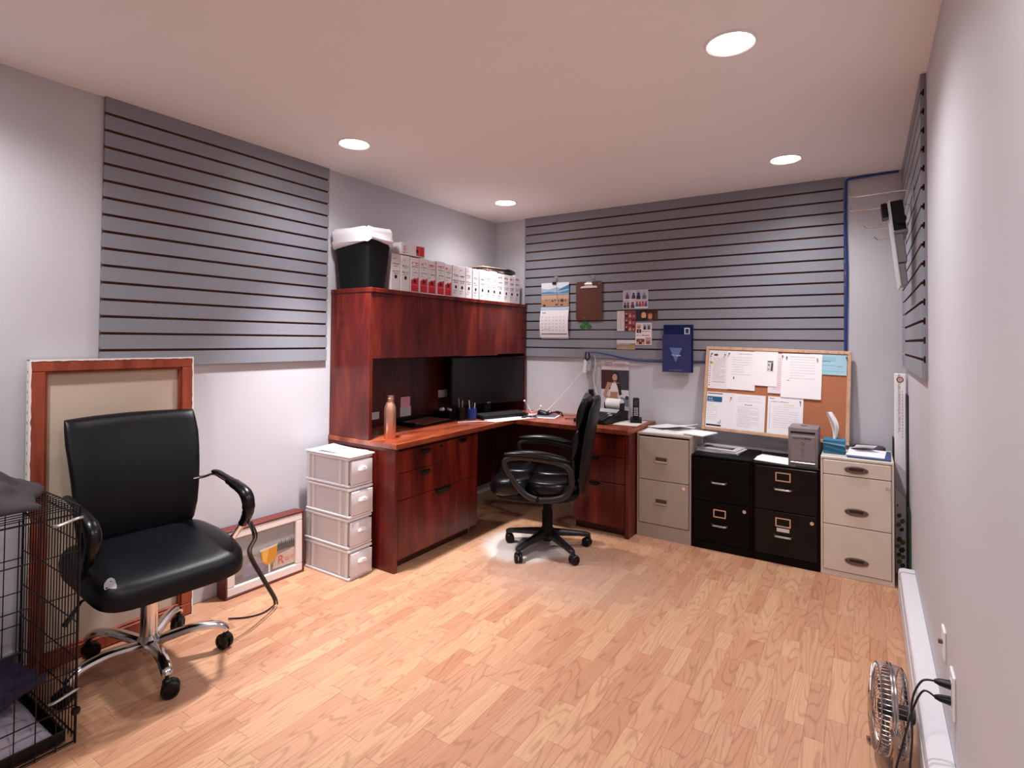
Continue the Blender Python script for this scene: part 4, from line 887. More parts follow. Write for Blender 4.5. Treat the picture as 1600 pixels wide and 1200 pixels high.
# pin-up calendar below the panel
o, s = paper('poster_calendar', 'tall calendar page of a woman in a white top behind the calculator', 'calendar', (1.070, -.004, .805), X, Z, .235, .402, '#d8ccd2', th=.002)
w, h = .235, .402
s.rect(0, 0, w, .322, '#3c3a48', 1); s.rect(0, .15, .09, .322, '#4c222c', 2); s.rect(0, 0, w, .165, '#ddd6dc', 3); s.poly([(.15, .06), (w, .03), (w, .09), (.17, .11)], '#7a7884', 4); s.disc(.22, .105, .016, '#3a3640', 5)
s.poly([(.085, .215), (.16, .215), (.178, .13), (.155, .12), (.14, .2)], '#2e1f1a', 7); s.disc(.122, .268, .032, '#2e1f1a', 5, .042)
s.disc(.117, .262, .021, '#c99b80', 6, .030); s.rect(.105, .215, .128, .24, '#bd8c70', 6)
s.poly([(.075, .222), (.15, .220), (.145, .165), (.14, .12), (.150, .08), (.16, 0), (.045, 0), (.055, .07), (.080, .12), (.083, .165)], '#bd8869', 5)
s.poly([(.075, .222), (.055, .225), (.032, .16), (.018, .125), (.03, .10), (.075, .085), (.078, .10), (.045, .118), (.062, .16), (.083, .19)], '#c39072', 6)
s.poly([(.095, .218), (.128, .218), (.150, .155), (.150, .148), (.072, .146), (.076, .16)], '#ece6e2', 8); s.poly([(.10, .08), (.15, .085), (.142, .06), (.118, .055)], '#93292b', 8)
s.text('Vincent', .025, .375, .022, '#4a2a38', 2); s.text('Fuel', .030, .356, .018, '#4a2a38', 2); s.scrib(.075, .095, .356, .005, '#7a5a68'); s.scrib(.12, .205, .372, .005, '#8a6a78'); s.scrib(.125, .20, .360, .005, '#8a6a78'); s.scrib(.12, .20, .345, .004, '#8a6a78'); s.disc(.112, .392, .004, '#2b2024', 3)
s.build(o)
# cables and adapter
t = thing('power_adapter', 'white power adapter with cords hanging below the slat panel', 'adapter', (.96, PF, 1.09))
m_ = MB(); m_.M = Matrix.Translation((.952, -.035, 1.145)) @ Matrix.Rotation(.12, 4, 'Y'); m_.box(-.024, .010, -.022, .022, -.055, .055, .006); m_.build('housing', WHITEPL, t)
m_ = MB(); m_.M = Matrix.Translation((.977, -.032, 1.155)) @ Matrix.Rotation(.12, 4, 'Y'); m_.box(-.014, .016, -.018, .018, -.045, .045, .005); m_.build('plug_block', ink('#aab4bb', .5), t)
def cable(name, label, pts, r, mt, k=6): m_ = MB(); m_.tube(smooth_path(pts, k), r, 6); return m_.build(name, mt, label=label, cat='cable')
cable('usb_cable', 'white beaded cable running from the adapter down to the desk', [(.94, -.05, 1.14), (.90, -.06, 1.08), (.82, -.08, .98), (.72, -.11, .86), (.67, -.14, .80), (.63, -.17, DH + .012)], .0028, WHITECB)
cable('hanging_cord', 'white cord hanging in a loop beside the calendar page', [(1.018, -.035, 1.245), (1.03, -.035, 1.18), (1.012, -.03, 1.05), (1.035, -.03, .95), (1.05, -.035, .86), (1.055, -.06, DH + .008)], .003, WHITECB)
cable('hanging_cord', 'grey cord hanging from the acrylic holder to the desk', [(.985, -.035, 1.245), (.985, -.03, 1.15), (1.0, -.025, 1.0), (1.03, -.03, .88), (1.04, -.05, DH + .008)], .003, ink('#9a969c', .5))
m_ = MB(); m_.box(.975, 1.012, -.05, -.012, .905, .965, .004); m_.build('cable_junction', BLACKPL, label='small black plug block on the hanging cords above the desk', cat='plug')
cable('network_cable', 'black cable bundle tied in a loop just below the acrylic holder', [(.955, -.05, 1.270), (.95, -.055, 1.235), (.965, -.06, 1.20), (.985, -.055, 1.225), (.975, -.05, 1.270)], .006, BLACKCB)
cable('blue_cable', 'bright blue network cable drooping along the bottom of the slat panel', [(.99, -.05, 1.266), (1.05, -.052, 1.266), (1.15, -.045, 1.25), (1.28, -.035, 1.225), (1.40, -.022, 1.208), (1.5, -.010, 1.205), (1.6, -.009, 1.204), (1.85, -.009, 1.206), (2.0, -.009, 1.208), (2.35, -.009, 1.21), (2.76, -.010, 1.212)], .0065, BLUE)
cable('blue_cable', 'bright blue network cable running up beside the panel and along the ceiling', [(2.775, -.012, 1.20), (2.777, -.012, 1.5), (2.781, -.012, 1.8), (2.776, -.012, 2.1), (2.779, -.012, 2.36), (2.782, -.012, 2.410), (2.80, -.012, 2.424), (2.90, -.012, 2.428), (3.0, -.012, 2.432), (3.06, -.012, 2.432)], .0075, BLUE)

# ------------------------------------------------------------------ right wall: hooks, rack, box in the corner
RXF = W - .0205
def long_hook(label, y, z, ln):
    t = thing('slatwall_hook', label, 'hook', (RXF, y, z), group='long hooks on the right slat panel')
    Bx('back_plate', STEEL, t, RXF - .003, RXF - .0003, y - .015, y + .015, z - .05, z + .012, .001)
    m_ = MB(); m_.tube(smooth_path([(RXF - .003, y, z), (RXF - ln * .5, y, z - .002), (RXF - ln, y, z - .004), (RXF - ln - .012, y, z + .004), (RXF - ln - .02, y, z + .016)], 4), .0032, 8); m_.build('rod', CHROME, t)
long_hook('long metal hook nearest the ceiling on the right slat panel', -1.086, 2.066, .235)
long_hook('second long metal hook down on the right slat panel', -.91, 2.034, .235)
long_hook('third long metal hook down, poking past the wall rack', -.62, 1.985, .175)
long_hook('lowest long metal hook, poking past the wall rack', -.48, 1.944, .125)
RK = Matrix.Translation((RXF - .020, -1.0, 1.625)) @ Matrix.Rotation(-math.atan2(.040, .37), 4, 'Y')      # local z up along the tilted face, -x out
rk = thing('wall_rack', 'grey and black tilted display rack hooked on the right slat panel', 'rack', matrix=RK)
RGREY = mat('rack_grey', '#8b898d', .4, .3)
LB('face_plate', mat('rack_clear', '#ccd2d4', .2), rk, -.034, -.030, -.14, .14, 0, .40)
LB('lower_body', RGREY, rk, -.030, -.004, -.14, -.02, .0, .10, b=.003)
LB('middle_body', RGREY, rk, -.030, .004, -.14, -.02, .105, .24, b=.003)
LB('upper_body', BLACKPL, rk, -.030, .018, -.14, -.02, .245, .39, b=.004)
LB('cross_bar', RGREY, rk, -.032, .022, -.15, .10, .238, .252, b=.003)
LB('top_clip', BLACKPL, rk, -.06, -.034, .02, .12, .35, .42, b=.004)
m_ = MB(); m_.cyl((0, -.142, .30), (0, -.158, .30), .022, n=18); m_.build('knob', BLACKPL, rk, local=True)
# long white carton in the corner
LX0, LX1, LY0, LY1 = 3.028, 3.082, -.165, -.075
t = thing('long_carton', 'tall narrow white carton standing in the corner by the right wall', 'carton', (3.055, -.12, 0))
Bx('box', ink('#f4f0f3', .6), t, LX0, LX1, LY0, LY1, 0, 1.178, .002)
s = Sheet((LX0, LY0 - .0002, 0), X, Z); s.ring(.027, 1.145, .013, .005, '#6a4a3a', 1); s.disc(.027, 1.145, .013, '#c9a58c', 2)
s.text('THE COMBO WITH HANDHELD REFLECTOR', .028, .83, .0175, '#8a868e', 1, PI / 2); s.scrib(.034, .040, .84, .003, '#bdb8be')
for k in range(16): s.rect(.036, .80 + k * .018, .040, .81 + k * .018, '#b5b0b8', 1)
for k, (u, v, r) in enumerate(((.020, .34, .014), (.036, .31, .015), (.016, .285, .015), (.032, .26, .013), (.02, .20, .016), (.037, .185, .015), (.014, .16, .014), (.033, .14, .017), (.018, .11, .014), (.038, .10, .013), (.02, .07, .015), (.036, .05, .014), (.012, .40, .006))):
    s.poly([(u - r * .6, v - r), (u + r * .3, v - r * .9), (u + r * .9, v), (u + r * .5, v + r), (u - r * .4, v + r * .8), (u - r, v)], ('#5f6b3a', '#77824c', '#8c9560', '#4c5a34')[k % 4], 1 + k % 3)
s.poly([(0, .66), (.054, .60), (.054, .44), (0, .5)], '#cfc6cc', 1)
s.build(t)
Bx('leaning_board', ink('#1a1a20', .5), None, 3.0835, 3.0915, -.24, -.10, 0, 1.06, .001, label='thin dark board standing between the tall carton and the wall', cat='board')
Bx('leaning_board', ink('#23432f', .5), None, 3.0835, 3.0915, -.40, -.25, 0, .42, .001, label='short dark green board standing against the right wall', cat='board')
m_ = MB(); m_.box(3.0185, 3.0255, -.13, -.04, 0, .79, .001); m_.build('leaning_board', ink('#17151c', .5), label='narrow black board standing beside the cream cabinet', cat='board')

# ------------------------------------------------------------------ baseboard heater, outlet, fan
HEATW = mat('heater_enamel', '#d3d0d6', .4)
t = thing('baseboard_heater', 'long white electric baseboard heater along the right wall', 'heater', (W - .03, -2.2, 0))
yh0, yh1 = -3.9, -.655
m_ = MB(); m_.prism([(W - .001, .012), (W - .001, .195), (W - .052, .195), (W - .062, .188), (W - .066, .175), (W - .066, .165), (W - .035, .160), (W - .035, .05), (W - .066, .045), (W - .066, .012)], yh0, yh1 - .06, 'y'); m_.build('casing', HEATW, t)
Bx('front_cover', HEATW, t, W - .069, W - .064, yh0, yh1 - .055, .055, .150, .002)
m_ = MB(); m_.prism([(W - .001, .004), (W - .001, .197), (W - .052, .197), (W - .066, .190), (W - .070, .178), (W - .070, .004)], yh1 - .055, yh1, 'y'); m_.build('end_cap', HEATW, t)
m_ = MB(); m_.box(W - .055, W - .04, yh0, yh1 - .06, 0, .012); m_.build('foot_rail', HEATW, t)
OY, OZ = -2.20, .385
t = thing('wall_outlet', 'white wall outlet with two black plugs above the heater', 'outlet', (W, OY, OZ))
Bx('plate', WHITEPL, t, W - .007, W - .0003, OY - .036, OY + .036, OZ - .060, OZ + .060, .002)
for dz in (-.022, .022): Bx('socket', ink('#d8d4d6', .4), t, W - .0085, W - .0065, OY - .016, OY + .016, OZ + dz - .015, OZ + dz + .015, .001)
t = thing('thermostat_plate', 'small white switch plate just beyond the wall outlet', 'switch', (W, -1.99, .43))
Bx('plate', WHITEPL, t, W - .007, W - .0003, -2.02, -1.955, .385, .475, .002); Bx('toggle', ink('#5a5054', .4), t, W - .018, W - .007, -1.99, -1.98, .425, .437, .001)
def plug(label, dz, pts):
    t = thing('plug_cord', label, 'cord', (W, OY, OZ + dz))
    m_ = MB(); m_.loft([[(W - .0088, OY + .014 * math.cos(a), OZ + dz + .012 * math.sin(a)) for a in [2 * PI * i / 12 for i in range(12)]], [(W - .034, OY + .011 * math.cos(a), OZ + dz + .009 * math.sin(a)) for a in [2 * PI * i / 12 for i in range(12)]], [(W - .045, OY + .005 * math.cos(a), OZ + dz + .005 * math.sin(a)) for a in [2 * PI * i / 12 for i in range(12)]]]); m_.build('plug', BLACKPL, t)
    m_ = MB(); m_.tube(smooth_path([(W - .044, OY, OZ + dz)] + pts, 8), .0028, 8); m_.build('cord', BLACKCB, t)
plug('upper black plug with cord curling over the heater', .022, [(W - .075, OY - .01, OZ + .015), (W - .098, OY - .03, OZ - .04), (W - .10, OY - .06, .25), (W - .115, OY - .09, .10), (W - .13, OY - .14, .006), (W - .16, OY - .30, .006)])
plug('lower black plug with cord curling over the heater', -.022, [(W - .070, OY + .005, OZ - .018), (W - .095, OY - .01, OZ - .07), (W - .118, OY - .02, .22), (W - .140, OY - .025, .12), (W - .155, OY - .02, .03), (W - .17, OY + .02, .006)])
# chrome desk fan on the floor
FC = Vector((2.945, -1.99, .176)); fdir = Vector((-.97, -.10, .06)).normalized()
FM = Matrix.Translation(FC) @ fdir.to_track_quat('Z', 'Y').to_matrix().to_4x4()      # local z = out of the fan front
fan = thing('floor_fan', 'chrome wire-cage fan standing on the floor by the heater', 'fan', (2.92, -2.05, 0))
FR = .132; CAGE = mat('fan_chrome', '#b9b1ae', .22, 1)
def ringp(r, z, n=40): return [FM @ Vector((r * math.cos(2 * PI * i / n), r * math.sin(2 * PI * i / n), z)) for i in range(n)]
for nm, sgn in (('front_grille', 1), ('rear_grille', -1)):
    m_ = MB(); D = .047 * sgn
    m_.tube(ringp(FR, .004 * sgn), .0045, 6, closed=True); m_.tube(ringp(FR * .97, D * .75, 40), .0022, 5, closed=True); m_.tube(ringp(FR * .28, D, 24), .0025, 5, closed=True); m_.tube(ringp(FR * .62, D * .97, 32), .0015, 5, closed=True)
    for k in range(56):
        a = 2 * PI * k / 56; c, si = math.cos(a), math.sin(a)
        m_.tube([FM @ Vector((r * c, r * si, z)) for r, z in ((FR, .004 * sgn), (FR * .985, D * .6), (FR * .93, D * .84), (FR * .6, D * .97), (FR * .27, D))], .0011, 4)
    m_.build(nm, CAGE, fan)
m_ = MB(); m_.M = FM; m_.lathe([(0, .055), (.03, .053), (.038, .049), (.038, .046), (0, .046)], 20); m_.build('badge', CAGE, fan)
for k in range(4):
    m_ = MB(); m_.M = FM @ Matrix.Rotation(k * PI / 2 + .4, 4, 'Z')
    m_.grid(lambda u, v: (.02 + .10 * u, (-.012 + .07 * v) * (.35 + .75 * math.sin(PI * (.15 + .75 * u))), .022 * (v - .5) * (1 - .3 * u) + .004), 8, 6); m_.build('blade', mat('blade_grey', '#6f6a6c', .35, .7), fan, angle=60)
m_ = MB(); m_.M = FM; m_.lathe([(0, .03), (.02, .028), (.022, -.046), (.030, -.050), (.030, -.062), (.022, -.070), (0, -.071)], 24); m_.build('motor', mat('motor_grey', '#4f4a4c', .35, .6), fan)
sx = FM.to_3x3() @ Y; sx = Vector((fdir.y, -fdir.x, 0)).normalized()
m_ = MB(); pa_, pb_ = FC + sx * (FR + .012), FC - sx * (FR + .012)
m_.tube(smooth_path([pa_, Vector((pa_.x, pa_.y, .12)), Vector((pa_.x, pa_.y, .03)) - sx * .03, Vector((FC.x, FC.y, .012)), Vector((pb_.x, pb_.y, .03)) + sx * .03, Vector((pb_.x, pb_.y, .12)), pb_], 6), .011, 10, flat=.5); m_.build('yoke_stand', mat('fan_satin', '#a39a97', .35, 1), fan)
for p in (pa_, pb_):
    m_ = MB(); m_.cyl(p - sx * .02, p + sx * .016, .014, n=14); m_.build('tilt_knob', CAGE, fan)
for sg in (-1, 1):
    m_ = MB(); m_.tube(smooth_path([Vector((FC.x, FC.y, .012)) + sx * .08 * sg - fdir * .05, Vector((FC.x, FC.y, .010)) + sx * .09 * sg, Vector((FC.x, FC.y, .012)) + sx * .08 * sg + fdir * .05], 6), .0085, 8); m_.build('foot', mat('fan_satin', '#a39a97', .35, 1), fan)

# ------------------------------------------------------------------ back of a large stretched canvas leaning on the left wall
LW, LH = .645, 1.262
LM = Matrix(((0, 0, 1, .095), (1, 0, 0, -3.365), (0, 1, 0, .003), (0, 0, 0, 1)))     # local x along +y, local y up, local z towards the room
LM = Matrix.Translation((.092, -3.365, .001)) @ Matrix.Rotation(-math.atan2(.040, LH), 4, 'Y') @ Matrix(((0, 0, 1, 0), (1, 0, 0, 0), (0, 1, 0, 0), (0, 0, 0, 1)))
cv = thing('stretched_canvas', 'large stretched canvas turned face to the wall, reddish stretcher bars showing', 'canvas', matrix=LM)
LB('canvas_sheet', CANVAS, cv, .01, LW - .01, .01, LH - .01, -.030, -.027)
for a in ((.004, LW - .004, .003, .056), (.004, LW - .004, LH - .050, LH - .003)): LB('stretcher_bar', REDWOOD, cv, a[0], a[1], a[2], a[3], -.026, 0, b=.003)
for a in ((.004, .054), (LW - .054, LW - .004)): LB('stretcher_bar', REDWOOD, cv, a[0], a[1], .0565, LH - .0505, -.026, 0, b=.003)
for a in ((.054, LW - .054, .056, .066), (.054, LW - .054, LH - .060, LH - .050)): LB('inner_lip', REDWOOD, cv, *a, -.026, -.010, b=.002)
for a in ((.054, .064), (LW - .064, LW - .054)): LB('inner_lip', REDWOOD, cv, a[0], a[1], .066, LH - .060, -.026, -.010, b=.002)
def ragged(p0, p1, nrm, n):     # canvas folded over the bars, ragged edge stapled on the back
    m_ = MB(); p0, p1 = Vector(p0), Vector(p1); nrm = Vector(nrm); R_ = []
    for i in range(n + 1):
        p = p0.lerp(p1, i / n); w = .007 + .004 * noise.noise(p * 60)
        R_.append([p + Vector((0, 0, -.028)) - nrm * .0, p + Vector((0, 0, .0015)), p + nrm * w + Vector((0, 0, .0018)), p + nrm * w + Vector((0, 0, .0004)), p + nrm * .0035 + Vector((0, 0, -.001)), p + nrm * .0035 + Vector((0, 0, -.028))])
    m_.loft(R_); m_.build('canvas_fold', CANVASW, cv, local=True)
ragged((0, 0, 0), (0, LH, 0), (1, 0, 0), 60); ragged((LW, 0, 0), (LW, LH, 0), (-1, 0, 0), 60); ragged((0, LH, 0), (LW, LH, 0), (0, -1, 0), 40)
m_ = MB()
for k in range(30): m_.box(-.0012, .0, .02 + k * .041, .03 + k * .041, -.016, -.013)
s_ = m_.build('staples', ink('#6a6468', .4), cv, local=True); s_['kind'] = 'stuff'

# ------------------------------------------------------------------ small shadow-box picture on the floor
QW, QH, QD = .462, .352, .085
QM = Matrix.Translation((.108, -2.565, .0005)) @ Matrix.Rotation(math.radians(-2), 4, 'Z') @ Matrix.Rotation(math.radians(-1.5), 4, 'Y') @ Matrix(((0, 0, 1, 0), (1, 0, 0, 0), (0, 1, 0, 0), (0, 0, 0, 1)))
pc_ = thing('framed_picture', 'small framed beer advertisement standing on the floor against the left wall', 'picture', matrix=QM)
for a in ((0, QW, 0, .010), (0, QW, QH - .010, QH)): LB('frame_side', MAHOG, pc_, *a, -QD, 0, b=.002)
for a in ((0, .010), (QW - .010, QW)): LB('frame_side', MAHOG, pc_, a[0], a[1], .0102, QH - .0102, -QD, 0, b=.002)
FRW = mat('white_frame', '#e6dcd8', .45)
for (p, q_) in (((.010, .0102), (QW - .010, .055)), ((.010, QH - .050), (QW - .010, QH - .0102))): LB('white_rail', FRW, pc_, p[0], q_[0], p[1], q_[1], -.022, -.003, b=.004)
for a in ((.010, .052), (QW - .052, QW - .010)): LB('white_stile', FRW, pc_, a[0], a[1], .0552, QH - .0502, -.022, -.003, b=.004)
LB('print_board', ink('#77747a', .5), pc_, .045, QW - .045, .048, QH - .045, -.028, -.0225)
r3 = QM.to_3x3(); s = Sheet(QM @ Vector((.052, .0552, -.0223)), r3 @ X, r3 @ Y); w, h = QW - .104, QH - .1054
s.rect(0, 0, w, h, '#8d8c90'); s.rect(0, h * .55, w, h, '#94969a', 2); s.poly([(0, h * .5), (.06, h * .56), (.13, h * .50), (.2, h * .60), (w, h * .55), (w, 0), (0, 0)], '#7d6c66', 3); s.poly([(0, 0), (w, 0), (w, h * .12), (.1, h * .2), (0, h * .16)], '#5c4a48', 4); s.poly([(.05, .02), (.16, .02), (.2, .07), (.12, .11), (.06, .08)], '#7c7488', 5); s.poly([(.06, .07), (.12, .12), (.17, .07)], '#8f8792', 6)
for k in range(9):
    u = w * .70 + k * .0125; hh = .022 + .018 * ((k * 7) % 5) / 5; s.poly([(u - .008, h * .52), (u + .008, h * .52), (u, h * .52 + hh)], '#33302c', 6)
s.poly([(w * .68, h * .42), (w, h * .42), (w, h * .56), (w * .68, h * .56)], '#3c342f', 5)
s.poly([(w * .62, .012), (w, .012), (w, h * .40), (w * .70, h * .34), (w * .64, h * .2)], '#e3cbbd', 7)
s.poly([(w * .42, h * .52), (w * .70, h * .56), (w * .69, h * .30), (w * .62, h * .20), (w * .52, h * .19), (w * .45, h * .28)], '#c98a34', 8); s.poly([(w * .44, h * .52), (w * .56, h * .54), (w * .52, h * .24), (w * .46, h * .30)], '#dcab52', 9); s.rect(w * .55, .004, w * .58, h * .2, '#d5cbc4', 9)
s.poly([(w * .41, h * .52), (w * .70, h * .56), (w * .70, h * .60), (w * .41, h * .57)], '#d8c9b4', 9)
s.text('R', w * .70, .030, .070, '#cf5f55', 10); s.scrib(w * .84, w * .985, .040, .022, '#d98a80', 10, .35, .12); s.build(pc_)
LB('glass', mat('picture_glass', '#ffffff', .03, alpha=.06), pc_, .051, QW - .051, .054, QH - .049, -.0205, -.0195)

# ------------------------------------------------------------------ stacking plastic drawer tower
tw = thing('drawer_tower', 'white plastic tower of four stacked drawers beside the desk end', 'drawer unit', (.26, -1.97, 0))
TX0, TX1, TY0, TY1, UH = .075, .445, -2.055, -1.885, .168
for k in range(4):
    zb = k * (UH + .0045); zt = zb + UH; e = .006 * (k % 2); x0, x1 = TX0 - e, TX1 - e
    m_ = MB(); p = .012
    for yy in (TY0, TY1 - p):
        for xx, ww in ((x0, .026), (x0 + .05, .012), (x1 - .085, .018), (x1 - .03, .016)): m_.box(xx, xx + ww, yy - .002 if yy == TY0 else yy, yy + p, zb + .013, zt - .015, .002)
        Bx('side_panel', TOWERTR, tw, x0 + .026, x1 - .03, yy + (.007 if yy == TY0 else .002), yy + (.010 if yy == TY0 else .005), zb + .014, zt - .016, 0)
    m_.box(x0, x0 + .006, TY0 + p, TY1 - p, zb + .014, zt - .016)
    m_.box(x0 - .004, x1 + .004, TY0 - .005, TY1 + .005, zb, zb + .014, .003); m_.box(x0 - .004, x1 + .002, TY0 - .005, TY1 + .005, zt - .016, zt, .004)
    m_.build('frame', TOWERPL, tw)
    m_ = MB(); m_.box(x0 + .01, x1 + .004, TY0 + .016, TY1 - .016, zb + .017, zt - .020, .003); m_.box(x1 + .004, x1 + .014, TY0 + .007, TY1 - .007, zb + .016, zt - .020, .005, seg=2)
    d = m_.build('drawer', TOWERTR, tw)
    m_ = MB(); yc_ = (TY0 + TY1) / 2; R_ = []
    for i in range(3):
        f = (1, .95, .75)[i]; xx = x1 + (.013, .026, .030)[i]
        R_.append([(xx, yc_ + .030 * f * math.cos(a), zb + .092 + .022 * f * math.sin(a)) for a in [PI * j / 12 for j in range(13)]] )
    m_.loft(R_); m_.build('handle', mat('tower_handle', '#f1eef0', .3), d)
zt = 4 * (UH + .0045) - .0045
Bx('lid', mat('tower_lid', '#eeebec', .3), tw, TX0 - .010, TX1 + .008, TY0 - .010, TY1 + .010, zt, zt + .010, .004, 2)
g = 'papers on the drawer tower'
sheet_on('curled white sheet lying on the lid of the drawer tower', .28, -1.97, zt + .0108, .15, .26, -1.4, '#f6f4f5', curl=.02, group=g)
sheet_on('flat white sheet under the curled one on the drawer tower', .19, -1.972, zt + .0102, .13, .18, .05, '#f2f0f2', th=.0005, group=g)

# ------------------------------------------------------------------ office chair with chrome base (left foreground)
def caster(par, p, ang, r=.026, mt=BLACKPL, ringm=None):
    c = Vector(p); m_ = MB(); dx, dy = math.cos(ang), math.sin(ang); ax = Vector((-dy, dx, 0))
    m_.cyl(c + Vector((0, 0, r * 1.2)), c + Vector((0, 0, r * 2 + .022)), .007, n=10); m_.box(c.x - .014, c.x + .014, c.y - .014, c.y + .014, c.z + r * 1.3, c.z + r * 2 + .006, .006)
    w_ = c + Vector((dx, dy, 0)) * .012 + Vector((0, 0, r))
    for sg in (-1, 1):
        a, b_ = w_ + ax * sg * .004, w_ + ax * sg * .024
        u, v = Vector((dx, dy, 0)), Vector((0, 0, 1))
        R_ = [[q + (u * math.cos(t) + v * math.sin(t)) * rr for t in [2 * PI * i / 20 for i in range(20)]] for q, rr in ((a, r * .9), (a + ax * sg * .003, r), (b_ - ax * sg * .006, r), (b_, r * .84), (b_, r * .60), (b_ - ax * sg * .004, r * .56), (b_ - ax * sg * .003, r * .2))]
        m_.loft(R_)
    o = m_.build('caster', mt, par)
    return o
AX, AY = .385, -3.05
TA = Matrix.Translation((AX, AY, 0)) @ Matrix.Rotation(math.radians(-4), 4, 'Z')
ch = thing('office_chair', 'black leather office chair with chrome five-star base and torn armrest', 'chair', matrix=TA)
def T(*p): return TA @ Vector(p)
for k in range(5):
    a = math.radians(-8 + 72 * k); c, si = math.cos(a), math.sin(a)
    m_ = MB(); m_.tube([T(q.x * c, q.x * si, q.y) for q in smooth_path([(.02, .092, 0), (.08, .106, 0), (.16, .118, 0), (.235, .114, 0), (.275, .098, 0), (.288, .082, 0)], 4)], [.026 - .007 * i / 20 for i in range(21)], 10, flat=.75)
    lg = m_.build('leg', CHROME, ch); caster(lg, T(.288 * c, .288 * si, 0), a + 1.2 + k, .032)
m_ = MB(); m_.lathe([(.0, .05), (.018, .05), (.018, .07), (.040, .075), (.044, .11), (.032, .13), (.0, .13)], 24, T(0, 0, 0)); m_.build('hub', CHROME, ch)
m_ = MB(); m_.cyl(T(0, 0, .13), T(0, 0, .285), .032, n=24); m_.build('column', CHROME, ch)
m_ = MB(); m_.cyl(T(0, 0, .275), T(0, 0, .292), .035, n=24); m_.cyl(T(0, 0, .292), T(0, 0, .372), .019, n=20); m_.build('gas_lift', mat('dark_chrome', '#8d827c', .25, 1), ch)
m_ = MB(); m_.M = TA; m_.box(-.09, .09, -.07, .07, .365, .402, .008); m_.cyl((.02, .055, .35), (.02, .055, .40), .03, n=16); m_.build('mechanism', BLACKMT, ch)
m_ = MB(); m_.tube([T(-.02, -.06, .375), T(.03, -.24, .36), T(.06, -.30, .30)], [.007, .007, .013], 8, flat=.6); m_.build('lever', BLACKPL, ch)
def superell(cx, cy, hx, hy, z, e=3.2, n=40):
    out = []
    for i in range(n):
        a = 2 * PI * i / n; c, s_ = math.cos(a), math.sin(a)
        out.append((cx + hx * math.copysign(abs(c) ** (2 / e), c), cy + hy * math.copysign(abs(s_) ** (2 / e), s_), z))
    return out
def cushion(cx, cy, hx, hy, z0, z1, M, front_drop=.0, dish=.0, e=3.2, n=44):
    """soft slab: thick rounded edge, dished top, front edge (x+) rolling down"""
    prof = [(.80, 0), (.90, .03), (.965, .14), (.995, .34), (1.0, .55), (.985, .76), (.94, .92), (.86, .99), (.70, 1.0), (.45, .97), (.2, .95), (.02, .945)]
    m_ = MB(); m_.M = M; R_ = []
    for f, t in prof:
        ring = []
        for p in superell(cx, cy, hx * f, hy * f, 0, e, n):
            fx = (p[0] - cx) / hx; fy = (p[1] - cy) / hy
            z = z0 + (z1 - z0) * t - front_drop * max(0, (fx + .1) / 1.1) ** 2 * (1 if t > .3 else .45)
            if t > .9: z -= dish * (1 - fx * fx) * (1 - fy * fy)
            ring.append((p[0], p[1], z))
        R_.append(ring)
    m_.loft(R_); return m_
SEATX, SEATY = .045, -.028
seat_mb = cushion(.065, -.010, .272, .272, .405, .528, TA, .055, .022, 5.5); seat_mb.build('seat', LEATHER, ch, angle=70)
m_ = MB(); m_.M = TA
bvh = BVHTree.FromPolygons(seat_mb.v, seat_mb.f)
def on_seat(x, y):
    p = T(x, y, 1.0); h = bvh.ray_cast(p, Vector((0, 0, -1)))[0]; return TA.inverted() @ (h + Vector((.0012, -.0006, .0012)))
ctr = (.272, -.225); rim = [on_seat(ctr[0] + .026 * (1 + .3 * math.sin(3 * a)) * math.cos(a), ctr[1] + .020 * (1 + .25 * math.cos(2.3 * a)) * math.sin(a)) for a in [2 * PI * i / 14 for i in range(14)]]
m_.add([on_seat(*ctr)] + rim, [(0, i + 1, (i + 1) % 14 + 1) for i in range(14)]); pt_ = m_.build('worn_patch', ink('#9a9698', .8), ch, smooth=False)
# backrest: wide curved slab leaning back
m_ = MB(); m_.M = TA; R_ = []; NW = 22
def bk(v):      # v 0 bottom .. 1 top -> centre x, z, half width, half thickness
    z = .470 + .545 * v; x = -.165 - .12 * v + .045 * math.sin(PI * v) - .02 * (1 - v)
    hw = .222 + .038 * v - .012 * max(0, v - .85) / .15 - .03 * max(0, .15 - v) / .15; return x, z, hw
vsn = [0, .015, .05, .12, .25, .4, .55, .7, .82, .92, .97, .99, 1.0]
for v in vsn:
    x, z, hw = bk(v); th = .034 * min(1, (max(v, .0) / .08) ** .5 + .12) * min(1, ((1 - v) / .05) ** .5 + .15); ring = []
    n = 40
    for i in range(n):
        a = 2 * PI * i / n; c, s_ = math.cos(a), math.sin(a); e = 5.5
        yy = hw * math.copysign(abs(c) ** (2 / e), c); xx = th * math.copysign(abs(s_) ** (2 / 2.6), s_)
        wrap = .055 * (yy / .26) ** 2; tilt = .018 * (yy / .26) if v > .9 else 0
        ring.append((x + xx + wrap, yy + .008, z + .006 * (1 - (yy / .26) ** 2) * (v > .9)))
    R_.append(ring)
m_.loft(R_); m_.build('backrest', LEATHER, ch, angle=70)
m_ = MB(); m_.M = TA; m_.box(-.24, -.20, -.04, .04, .40, .62, .006); m_.box(-.22, -.02, -.04, .04, .385, .405, .004); m_.build('back_bracket', BLACKMT, ch)
